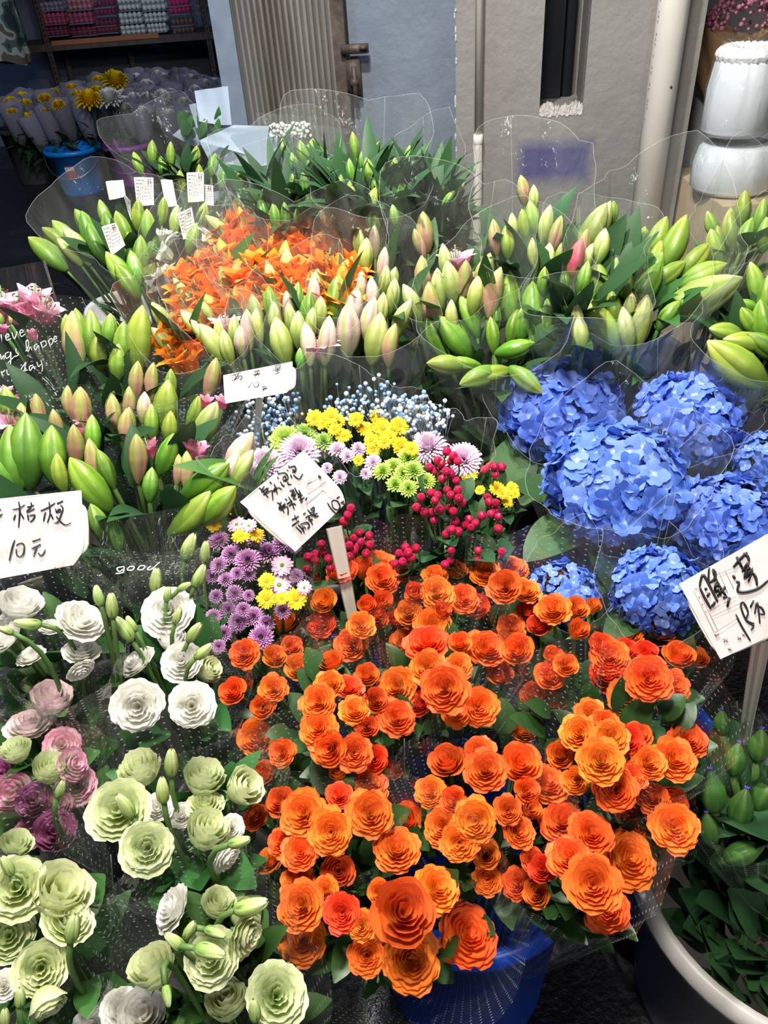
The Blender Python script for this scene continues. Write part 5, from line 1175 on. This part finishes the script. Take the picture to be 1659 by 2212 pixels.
flowers('large pale pink chrysanthemums at the right behind the berries', 'pink_chrysanthemum_bunch', Z6([(1070,475,230),(1255,540,230)]), .82, M_BIG, 5, grp='large pale pink chrysanthemums', k=.2, film=FILM_LOW)
flowers('lime green chrysanthemums behind the pink ones on the left', 'green_chrysanthemum_spray', Z6([(290,430,190),(400,400,150),(500,440,130)]), .84, M_GRN, 6, grp='lime green chrysanthemums', k=.2)
flowers('lime green chrysanthemums beside the red berries', 'green_chrysanthemum_spray', Z6([(820,600,120),(880,580,140),(960,530,140),(990,595,130),(1055,655,120),(890,670,115),(960,692,115),(930,610,110)]), .85, M_GRN, 7, grp='lime green chrysanthemums')
pur = [(60,50,140),(130,130,130),(225,160,160),(340,120,160),(100,270,105),(150,350,115),(115,440,115),(230,360,80),(165,235,95),(420,65,130),(90,575,110),(300,600,160),(170,510,130),(260,480,130),(45,365,95),(60,190,115),(500,250,100),(425,445,110),(20,250,100),(30,480,100),(270,40,120),(190,60,110),(200,440,100),(330,520,110),(230,240,100),(390,330,90),(60,650,90)]
flowers('purple button chrysanthemums left of the middle sign handle', 'purple_chrysanthemum_spray', [(450 + .38 * a, 1150 + .38 * b, .38 * c) for a, b, c in pur], .79, M_PUR, 8, film=FILM_DOT, nleaf=24, hb=.03)
flowers('yellow daisies among the purple chrysanthemums', 'yellow_daisy_spray', Z6([(50,950,105),(135,945,95),(190,1195,105),(190,1290,115),(350,1290,125),(272,1290,80)]) , .82, M_YEL, 9, grp='yellow daisy sprays', nleaf=0)
flowers('white pink daisies with green centres below the middle sign', 'pink_daisy_spray', Z6([(275,1110,125),(258,1216,140),(395,1230,85),(30,890,110),(95,895,90),(345,1010,80)]), .82, M_PNK, 10, nleaf=0)
flowers('few yellow daisies at the edge of the left lily film', 'yellow_daisy_spray', [(462,1135,34),(478,1160,30),(500,1120,26)], .78, M_YEL, 19, grp='yellow daisy sprays', nleaf=6)
# berries
def berry_mesh():
    mb = MB(); mb.lathe([(.001, -.5), (.25, -.46), (.44, -.25), (.5, .0), (.45, .24), (.27, .43), (.09, .5), (.06, .56), (.001, .58)], 14, (0, 0, 0), 0)
    for i in range(5):
        a = i * 1.2566; strip(mb, a, .08, .52, -.5, -.42, .16, 1, arch=-.06, ns=4, tip='point')
    return mb.mesh('berry', [BERRY, BERRY_CAP])
BER = berry_mesh()
def berries(label, lst, zc, seed):
    g = random.Random(seed); cx = sum(a for a, b in lst) / len(lst) ; cy = sum(b for a, b in lst) / len(lst)
    px = [(o6[0] + a * s6, o6[1] + b * s6) for a, b in lst]; cx, cy = o6[0] + cx * s6, o6[1] + cy * s6
    C0 = at_z(cx, cy, zc); A = Vector((C0.x, C0.y + .04, .45)); t = thing('berry_sprig', label, 'berries', A, 'red berry sprigs'); st = MB(); pts = []
    for (x, y) in px:
        p = place_lily(x, y, zc + g.uniform(-.012, .012), cy, .35); s = px_len(p, g.uniform(18, 21))
        ax = (Vector((g.uniform(-.5, .5), g.uniform(-.6, .2), 1)) + TOCAM(p) * .3).normalized()
        link('berry', BER, t, frame(ax, g.uniform(0, 6), p, s)); e = p - ax * s * .5
        st.tube(bez(e, e - ax * .03, C0.lerp(p, .35) - Vector((0, 0, .05)), 5), .0012, 4); pts.append((p, s))
    st.tube([C0 - Vector((0, 0, .05)), A], .003, 6); st.obj('twig', G_STEM, t)
    foliage(t, A, pts, 8, .045, .018, G_DARK, seed, low=.04, shape='oval')
berries('tall sprig of red berries beside the lime chrysanthemums', [(1170,490),(1205,515),(1120,540),(1140,558),(1195,540),(1228,545),(1075,575),(1110,600),(1165,600),(1190,612),(1145,640),(1220,650),(1085,715),(1120,730),(1170,700),(1190,728),(1230,700),(1030,740),(1105,757),(1235,745),(1250,768)], .86, 1)
berries('low sprig of red berries under the tall one', [(1005,795),(1045,820),(1090,820),(1130,805),(1180,795),(1205,815),(1100,865),(1215,870),(1195,915),(1165,940),(1230,925)], .82, 2)
berries('short red berry sprig with a round leaf, rightmost of all', [(1375,590),(1400,570),(1430,575),(1467,575),(1435,617)], .83, 3)
berries('red berry sprig below the rightmost short one', [(1390,740),(1400,767),(1435,770),(1360,840),(1410,830),(1437,810),(1450,845),(1450,910)], .81, 4)
berries('red berries directly above the back orange roses on the right', [(1290,860),(1325,880),(1300,905),(1270,890),(1195,1030),(1190,1080),(1160,1105),(1340,1030),(1470,1035),(1470,1062),(1340,1080)], .79, 5)
berries('red berries touching the right corner of the middle sign', [(648,800),(632,835),(610,870)], .83, 6)
berries('red berries under the middle sign along its handle', [(605,965),(660,960),(695,932),(748,947),(705,982),(752,996),(640,1000),(665,1027),(590,960),(490,995),(525,1072),(535,1120),(640,1060),(730,1045),(575,1010),(690,1005)], .80, 7)
berries('small group of red berries left of the middle sign handle', [(455,1050),(415,1065),(455,1085),(410,1130),(500,1040)], .79, 8)
berries('red berries above the middle of the back orange roses', [(945,1010),(1002,1016),(910,1045),(937,1045),(977,1067),(930,1090),(885,1100),(960,1040)], .79, 9)
# gypsophila
def gyps(label, poly, n, zc, seed, blue):
    g = random.Random(seed); P_ = [];  xs = [p[0] for p in poly]; ys = [p[1] for p in poly]
    cx, cy = sum(xs) / len(xs), sum(ys) / len(ys); C0 = at_z(cx, cy, zc); A = Vector((C0.x, C0.y + .03, .5))
    t = thing('gypsophila_bunch', label, 'flowers', A, 'blue gypsophila bunches'); mw, mbl, st = MB(), MB(), MB()
    hubs = []
    for (x, y) in crowd(poly, n // 9, seed):
        p = place_lily(x, y, zc + g.uniform(-.02, .01), cy, .5); hubs.append(p); q = p - Vector((g.uniform(-.01, .01), 0, .05)); st.tube(bez(q, q.lerp(A, .4), A), .0008, 3, caps=False)
        for k in range(9):
            b = p + Vector((g.gauss(0, .011), g.gauss(0, .011), g.gauss(0, .011))); st.tube([q, b], .0004, 3, caps=False)
            (mbl if g.random() < blue else mw).ball(b, g.uniform(.0026, .0046), k=7, n=5)
    mw.obj('white_blossoms', GYP_W, t)['kind'] = 'stuff'; mbl.obj('blue_blossoms', GYP_B, t)['kind'] = 'stuff'; st.obj('stem_bundle', GYP_STEM, t)
gyps('pale blue gypsophila hanging below the small white sign', [(545,880),(640,850),(640,900),(605,950),(560,965),(525,975),(540,910)], 420, .84, 1, .5)
gyps('pale blue gypsophila behind the yellow daisies', [(705,870),(790,850),(840,832),(850,850),(912,866),(890,900),(780,892),(715,890)], 620, .87, 2, .6)
gyps('white gypsophila sprays at the right of the mixed bunch', [(840,895),(915,868),(965,905),(955,950),(930,940),(860,905)], 110, .86, 3, .25)

# ---- price signs
def ink(t, plane, strokes, off, sc, r, mat, name='handwriting', lift=.0016):
    p0, n = plane; mb = MB()
    for s in strokes:
        pts = [at_plane(off[0] + a * sc, off[1] + b * sc, p0, n) + n * lift for a, b in s]
        if len(pts) > 2:
            q = []
            for i in range(len(pts) - 1):          # smooth the stroke
                a0, a1, a2, a3 = pts[max(i - 1, 0)], pts[i], pts[i + 1], pts[min(i + 2, len(pts) - 1)]
                for u in (0, .25, .5, .75):
                    q.append(.5 * ((2 * a1) + (a2 - a0) * u + (2 * a0 - 5 * a1 + 4 * a2 - a3) * u * u + (3 * a1 - a0 - 3 * a2 + a3) * u ** 3))
            pts = q + [pts[-1]]
        m_ = len(pts); mb.tube(pts, [r * (.75 + .45 * math.sin(3.1 * (i + .6) / m_)) for i in range(m_)], 6)
    return mb.obj(name, mat, t)
def S_(txt): return [[tuple(float(q) for q in p.split(',')) for p in s.split()] for s in txt.split(';')]
def sign(label, quad, z, handle, tilt, paper=PAPER, fold=None, bow=.0, board_grow=(0, 0, 0, 0)):
    """plastic paddle with paper folded round it; quad = corners TL TR BR BL in the photo"""
    c = (sum(q[0] for q in quad) / 4, sum(q[1] for q in quad) / 4); p0 = at_z(max(c[0], 40), c[1], z)
    n = (TOCAM(p0) + Vector(tilt)).normalized()
    Q = [at_plane(x, y, p0, n) for x, y in quad]
    t = thing('price_sign', label, 'sign', p0 - Vector((0, 0, .1)))
    def bl(u, v, q=Q): return (q[0] * (1 - u) + q[1] * u) * (1 - v) + (q[3] * (1 - u) + q[2] * u) * v
    mb = MB(); rows = []
    f = fourier(random.Random(int(c[0])), (2, 3, 5), .0006)
    nu = 25
    for v in np.linspace(-.0, 1, 17):
        rows.append([bl(u * (1 - .09 * max(0, (v - .7) / .3) ** 2), v) + n * (float(f(u * 3 + v * 4))) for u in np.linspace(0, 1, nu)])
    mb.grid(rows)
    # paper wraps over the top edge and down the back
    back = [[bl(u, 0) + n * (-.007 * (1 - math.cos(a)) / 2) + (bl(u, 0) - bl(u, .02)) * (.6 * math.sin(a)) for u in np.linspace(0, 1, nu)] for a in np.linspace(0, math.pi, 7)] + [[bl(u, v) - n * .008 for u in np.linspace(0, 1, nu)] for v in (.1, .3, .5)]
    mb.grid(back)
    pp = mb.obj('paper', paper, t)
    g0, g1, g2, g3 = board_grow
    B = lambda u, v: bl(-g0 + u * (1 + g0 + g2), -g1 + v * (1 + g1 + g3))
    N_ = 28; ring = []
    for i in range(N_):
        a = i * 6.2832 / N_; cx_, sx_ = math.cos(a), math.sin(a)
        e = .16; u = .5 + .5 * math.copysign(abs(cx_) ** e ** .5, cx_); v = .5 + .5 * math.copysign(abs(sx_) ** e ** .5, sx_)
        ring.append((u, v))
    mb = MB(); cen = B(.5, .5); rws = []
    for (k, d) in ((0, -.0012), (.97, -.0012), (1, -.002), (1, -.0045), (.97, -.0055), (0, -.0055)):
        rws.append([B(.5 + (u - .5) * k, .5 + (v - .5) * k) + n * d for u, v in ring])
    mb.grid(rws, None, 0, True); mb.obj('board', PLASTIC_W, t)
    (hx0, hy0, w0), (hx1, hy1, w1), dz = handle
    a = at_plane(hx0, hy0, p0 - n * .004, n); b = at_z(hx1, hy1, a.z - dz); d = (b - a).normalized(); sd = d.cross(n).normalized(); nn = sd.cross(d)
    mb = MB(); r0, r1 = px_len(a, w0) / 2, px_len(b, w1) / 2; P = []
    pr = [(-1, -.35), (-.86, .35), (-.45, .12), (0, .45), (.45, .12), (.86, .35), (1, -.35), (0, -.5)]
    for s in np.linspace(0, 1.6, 12):
        r = r0 + (r1 - r0) * min(1, s); q = a.lerp(a + (b - a) * 1.0, s) if s <= 1 else a + (b - a) * s
        P.append([q + sd * r * x + nn * r * .45 * y for x, y in pr])
    mb.grid(P, None, 0, True); mb.obj('handle', PLASTIC_W, t, smooth=False)
    return t, pp, (p0, n), bl
LS = (0, 0, .075, -.0)
t, pp, pl, bl = sign('white price sign folded round a plastic paddle at the middle, three handwritten lines', [(520,1086), (657,974), (757,1078), (638,1192)], .90, ((722, 1140, 36), (764, 1345, 24), .16), (0, 0, -.12), board_grow=(.045, -.03, -.04, -.02))
ink(pp, pl, S_('300,572 345,605 425,700;375,548 338,625 425,575 385,655;360,665 470,610 480,660 488,735;445,490 470,520;500,520 530,590 545,655;492,622 530,548;500,625 560,572 605,600;545,435 562,440;585,490 622,545 640,540;555,345 560,385 645,375 690,440 655,490;620,440 650,418 660,458 632,480 620,450;685,490 690,522 735,530;675,338 692,346;720,395 742,442;700,278 706,302 770,285 795,330 775,372;745,342 768,332 770,358 745,365;760,400 790,430 838,455 885,385'), (510, 960), .1628, .00085, INK)
ink(pp, pl, S_('540,770 580,790 635,900;600,755 570,860 650,780 620,850;590,875 670,820 690,880 685,930;650,715 675,740;692,690 740,770 770,860;675,790 740,740;700,815 750,780 792,800;710,620 762,600 735,680 790,650 760,720 802,715;735,640 780,625;775,570 800,620 880,750;830,600 850,650 860,700;812,660 862,640;820,700 880,665;840,740 905,700;860,770 880,740;920,737 940,700'), (510, 960), .1628, .00085, INK, 'handwriting')
ink(pp, pl, S_('740,1000 830,950;775,935 800,1000;742,1078 832,1010;790,1085 870,1165;822,1060 870,1110 905,1165;850,1060 940,1030 970,1080 945,1112;880,1070 895,1150;900,1085 922,1112;890,925 922,905;920,970 990,935;950,930 980,990 1015,1060;955,1000 1015,988;950,860 1000,930;985,870 1030,828 1032,880 992,905;1000,870 1020,865;1000,940 1080,910;1030,900 1062,960;1030,957 1095,945;1210,770 1260,850 1332,925;1265,770 1290,840 1350,865 1378,820 1340,750 1288,738 1265,770;1335,715 1372,685;1390,777 1430,745;1412,765 1432,800 1440,838;1440,770 1460,802 1476,765'), (510, 960), .1628, .00085, INK, 'handwriting')
STAIN = simple('pink_stain', (.66, .54, .55), .7, noise=.08, scale=60)
mb = MB(); p0, n = pl
for poly in ([(935,430),(975,415),(1000,440),(985,480),(925,570),(920,520)], [(1120,440),(1180,480),(1200,540),(1290,590),(1360,640),(1300,720),(1220,700),(1200,640),(1130,600),(1140,540)]):
    V = [at_plane(510 + a * .1628, 960 + b * .1628, p0, n) + n * .0009 for a, b in poly]; mb.poly(V, [tuple(range(len(V)))])
mb.obj('pink_stain', STAIN, pp, smooth=False)
ink(pp, pl, S_('1090,425 940,520;1190,480 950,650;1150,600 930,780'), (510, 960), .1628, .00035, INK_RED, 'faint_rule')
ink(pp, pl, S_('1090,415 1110,425;1100,430 1125,440'), (510, 960), .1628, .0014, INK, 'ink_blot')
t, pp, pl, bl = sign('white price sign at the left edge with two handwritten lines', [(-120,1092), (176,1061), (184,1216), (-120,1272)], .92, ((66, 1256, 52), (100, 1360, 38), .30), (0, 0, -.1), board_grow=(0, -.10, .045, -.06))
ink(pp, pl, S_('-30,470 15,482;-30,590 5,580 40,550;215,480 330,455 422,395;315,340 335,450 328,620 315,780;265,565 245,610 232,660;348,530 405,635;460,440 580,405;525,350 530,420 455,520 590,460;470,560 478,610 485,665;500,582 592,570 560,650 508,690;690,500 820,440 938,365;835,345 845,450 850,560 805,700;775,520 755,600 740,675;855,530 905,640;970,378 1072,330;945,460 965,530 1000,470 1032,500 985,530;1030,400 1072,460 1040,560 990,680 925,710;955,590 1030,680 1110,740 1210,705'), (0, 1040), .1266, .00085, INK)
ink(pp, pl, S_('250,995 200,1150 155,1350;275,1090 350,1050 412,1090 400,1220 340,1285 282,1240 275,1150;550,1025 692,975;535,1150 692,1070;640,1100 600,1190 570,1278;650,1215 690,1260 740,1230 772,1155'), (0, 1040), .1266, .00085, INK)
ink(pp, pl, S_('420,1620 440,1650;580,1600 600,1620;925,1460 945,1465'), (0, 1040), .1266, .0006, INK_GREY, 'ink_blot')
t, pp, pl, bl = sign('small white price sign beside the blush lilies with thin handwriting', [(482,811), (632,781), (632,846), (486,872)], .93, ((560, 860, 16), (556, 930, 14), .08), (0, 0, .1), board_grow=(0, -.10, .055, -.02))
ink(pp, pl, S_('325,432 510,370;385,385 410,440;460,370 442,430;345,460 357,472;345,490 352,522;370,522 430,430;430,440 500,430 522,460 482,500;402,502 432,460;440,482 470,450;740,355 838,335;725,412 845,382;800,365 755,442;800,390 832,415;1115,260 1120,300 1200,285 1195,230 1120,255;1122,280 1195,262;1100,300 1070,357;1100,342 1202,312;1155,290 1160,362;1110,402 1192,370'), (460, 760), .12055, .00045, INK)
ink(pp, pl, S_('710,545 630,650;735,580 740,620 790,625 825,572 790,545 735,580;880,630 942,615;890,665 967,640;930,650 890,692;937,660 972,652'), (460, 760), .12055, .00045, INK)
t, pp, pl, bl = sign('tilted grey white price sign at the right edge beside the hydrangeas', [(1468,1263), (1665,1152), (1760,1330), (1556,1424)], .90, ((1645, 1385, 38), (1612, 1570, 24), .20), (0, 0, -.1), PAPER_OLD, board_grow=(.03, -.08, 0, .02))
oR, sR = (1450, 1150), .1356
ink(pp, pl, S_('455,865 470,770 515,675 620,860 742,1100;455,870 530,1030 637,1210;540,907 567,883;575,1017 612,960;640,1170 672,1150 702,1100;605,555 600,780 690,740 705,640 660,580;660,600 740,800 870,1000;690,880 762,800;695,930 722,760;702,950 800,870;740,1012 862,860;760,880 790,1000;830,1042 892,1010;930,1030 895,1182'), oR, sR, .0012, INK)
ink(pp, pl, S_('990,555 1100,420 1212,315;1045,385 1132,560;1150,330 1220,380 1242,460;1130,622 1230,470 1170,730 1292,570 1230,780;1160,600 1260,560;1300,640 1350,720 1365,840;985,680 1017,732;1035,780 1082,800 1060,930 1200,942 1400,880 1541,760'), oR, sR, .0012, INK)
ink(pp, pl, S_('1030,1300 1130,1500 1262,1720;1325,1450 1200,1390 1225,1260 1150,1110 1110,1180 1200,1400 1310,1480 1272,1552;1260,1192 1312,1080;1330,1292 1372,1110 1412,1442;1390,1170 1442,1200 1482,1290 1410,1292'), oR, sR, .00085, INK)
ink(pp, pl, S_('350,890 690,1590;410,850 735,1540;690,1590 1050,1350;735,1540 740,1555;600,1240 1030,1010;650,1330 1200,1060;560,1130 640,1100;470,1010 540,980;760,600 900,960;850,560 1000,900;700,680 1000,540'), oR, sR, .00022, INK_RED, 'form_rules')
ink(pp, pl, S_('690,1620 760,1600;710,1640 750,1590;830,1680 900,1720;840,1730 890,1670;1060,1640 1110,1690;1060,1690 1110,1650;1130,1600 1170,1640;900,1830 960,1860;920,1860 940,1800;390,880 400,900;440,1010 450,1030;490,1120 505,1140;540,1240 560,1260'), oR, sR, .0006, INK_RED, 'red_print')

mirrored_print()
# ---- printed film with white handwriting at the far left
PLN = at_y(60, 700, AP.y - .02); nF = (TOCAM(PLN) + Vector((.2, 0, -.2))).normalized()
def film_panel(t, quad, p0, n, mat, name='film_panel', bow=.01):
    Q = [at_plane(x, y, p0, n) for x, y in quad]; rows = []
    for v in np.linspace(0, 1, 14): rows.append([(Q[0] * (1 - u) + Q[1] * u) * (1 - v) + (Q[3] * (1 - u) + Q[2] * u) * v + n * bow * (math.sin(u * 3.1) - math.sin(u * 11 + v * 4) * .06) for u in np.linspace(0, 1, 22)])
    uv = [[(u * .3, v * .3) for u in np.linspace(0, 1, 22)] for v in np.linspace(0, 1, 14)]
    mb = MB(); mb.grid(rows, uv); return mb.obj(name, mat, t)
pt_c = min((p for p, r in ptsP), key=lambda p: dep(p)); PLN = CAM + ray(60, 700) * ((dep(pt_c) - .05))
fw = film_panel(PL, [(-60, 590), (98, 563), (160, 830), (-60, 900)], PLN, nF, FILM_LOW, 'film_wrapper', 0)
Q = [at_plane(x, y, PLN, nF) for x, y in ((95, 563), (118, 640), (142, 722), (158, 810))]; mb = MB(); mb.tube(Q, .0025, 6); mb.obj('film_seam', FILM, PL)
ink(fw, (PLN, nF), S_('15,1360 30,1500;95,1412 150,1390 130,1350 95,1392 112,1462 185,1430;200,1330 240,1442 290,1310;330,1342 390,1320 370,1280 335,1322 360,1400 425,1352;-40,1780 0,1700 20,1790 60,1720 70,1800;150,1660 90,1692 102,1770 165,1730 180,1660 178,1850 142,1902 130,1850 260,1722;268,1600 272,1662 312,1702 260,1742;430,1652 482,1560 470,1460 440,1502 472,1662 510,1572 542,1642;632,1520 580,1560 600,1632 650,1550 667,1622;690,1490 742,1662;700,1502 760,1470 790,1532 732,1582;820,1460 872,1620;825,1472 872,1430 900,1492 862,1542;915,1442 960,1430 940,1390 915,1432 930,1492 975,1460;20,1990 50,2112;30,2022 82,1970;110,1960 130,2052 185,2015;190,1960 205,2092 195,2162;440,1832 360,1952 370,2012 440,1930;440,1832 420,1960 472,1970;562,1880 500,1912 510,1982 570,1902 592,1962;625,1830 650,1912 695,1870;695,1800 722,1922 710,2002;780,1842 802,1866'), (0, 550), .1266, .00085, INK_W, 'white_lettering')
# the faint lettering on the lower left film
pc2 = min((p for p, r in ptsB), key=lambda p: dep(p)); PB = CAM + ray(330, 1200) * (dep(pc2) - .005)
fb = film_panel(LB, [(205, 1130), (470, 1080), (430, 1330), (200, 1300)], PB, (TOCAM(PB)).normalized(), FILM_LOW, 'printed_film', 0)
ink(fb, (PB, TOCAM(PB)), S_('742,895 700,905 712,925 742,908;742,895 735,930 690,938;775,895 760,915 790,917 802,897 775,895;840,890 822,912 852,914 866,893 840,890;900,893 880,912 905,912 955,868;900,912 918,908'), (0, 900), .3617, .00085, INK_W, 'white_lettering')
ink(fb, (PB, TOCAM(PB)), S_('1040,868 1012,910;1010,885 1045,878;1060,870 1045,905 1066,888 1072,900;1090,880 1085,900;1110,880 1104,900 1120,885 1130,895;990,935 1015,925 1000,920 990,938 1010,945;1040,925 1050,940 1070,920;1085,925 1105,918 1090,912 1082,930;1120,915 1115,932;1140,912 1150,925 1170,905'), (0, 900), .3617, .0006, INK_GREY, 'faint_lettering')

# ---- buckets in the middle and at the back
def bk(px, py, z, r, h, mat, label, **k):
    c = at_z(px, py, z); bucket('bucket', label, (c.x, c.y, z - h), r, h, mat, 'buckets under the lilies', .84, **k)
bk(985, 860, .66, .16, .46, DARK_B, 'charcoal bucket holding the lilies above the hydrangeas')
bk(285, 655, .60, .14, .40, WHITE_B, 'white bucket under the white lilies with receipts')
bk(640, 790, .60, .16, .40, DARK_B, 'charcoal bucket under the blush and orange lilies')
bk(1340, 760, .60, .16, .40, DARK_B, 'charcoal bucket under the lime green lilies')
bk(230, 1100, .58, .17, .38, DARK_B, 'charcoal bucket under the wrapped lilies on the left')
bk(700, 1130, .56, .18, .36, DARK_B, 'charcoal bucket under the chrysanthemums and berries')
bk(1340, 1180, .55, .2, .35, DARK_B, 'charcoal bucket under the hydrangeas')
bk(180, 1620, .52, .18, .32, DARK_B, 'charcoal bucket under the white lisianthus')
bk(300, 2050, .50, .2, .30, DARK_B, 'charcoal bucket under the pale green lisianthus')
bk(720, 460, .75, .2, .55, DARK_B, 'charcoal bucket under the dark leafy lilies')

# ---- white tissue bouquets and clear sheets at the back
def tissue(label, sheets, Y, mat, name='tissue_bouquet', green=True, seed=0, grp='tissue wrapped bouquets', white=False):
    c = at_y(sum(p[0] for s in sheets for p in s) / sum(len(s) for s in sheets), max(p[1] for s in sheets for p in s) + 20, Y)
    t = thing(name, label, 'bouquet', (c.x, c.y, c.z - .35), grp); g = random.Random(seed)
    for i, s in enumerate(sheets):
        n = Vector((g.uniform(-.35, .35), -1, g.uniform(.1, .5))).normalized(); p0 = at_y(s[0][0], s[0][1], Y + .03 * i)
        Q = [at_plane(x, y, p0, n) for x, y in s]; rows = []
        for v in np.linspace(0, 1, 12): rows.append([(Q[0] * (1 - u) + Q[1] * u) * (1 - v) + (Q[3] * (1 - u) + Q[2] * u) * v - n * (.02 * math.sin(u * 3.1 + i) * v + .0015 * math.sin(u * 13 + i)) for u in np.linspace(0, 1, 20)])
        mb = MB(); mb.grid(rows); mb.obj('tissue_sheet' if mat == TISSUE else 'film_sheet', mat, t)
    mb = MB(); mb.lathe([(.001, FLOOR + .02 - c.z), (.02, FLOOR + .02 - c.z), (.02, -.3), (.05, -.1)], 24, (c.x, c.y + .1, c.z - .05)); mb.obj('stem_wrap', mat, t)
    if green:
        mb = MB(); m0 = at_y(*green, Y - .02)
        for k in range(16): leaf(mb, m0 + Vector((g.uniform(-.06, .06), g.uniform(-.03, .03), g.uniform(-.04, .02))), (g.uniform(-.6, .6), g.uniform(-.5, .2), 1), (0, -1, .3), .07, .014)
        mb.obj('foliage', G_LEAF, t)
    if white:
        mb = MB()
        for k in range(150):
            q = at_y(white[0] + g.uniform(-45, 45), white[1] + g.uniform(-16, 16), Y + g.uniform(-.06, .06)); mb.ball(q, g.uniform(.004, .008), k=6, n=4)
        mb.obj('white_blossoms', simple('white_blossom', (.62, .66, .56), .6), t)['kind'] = 'stuff'
    return t
tissue('bouquet in pale blue white tissue sheets beside the door post', [[(420,196),(492,186),(500,270),(430,262)], [(408,226),(492,208),(500,285),(424,276)], [(372,292),(424,250),(500,272),(420,318)]], 2.85, TISSUE, green=(440, 286), seed=1)
tissue('broad white tissue bouquet in front of the door post', [[(428,304),(505,270),(582,272),(570,345)], [(500,290),(600,286),(600,352),(470,378)], [(430,304),(500,300),(520,372),(470,378)]], 2.62, TISSUE, green=False, seed=2)
tissue('white blossoms in clear film sheets below the ribbed door', [[(552,243),(774,258),(770,330),(565,330)], [(560,292),(690,270),(772,282),(620,350)]], 2.6, FILM, name='film_bouquet', green=False, seed=3, white=(628, 282), grp=None)
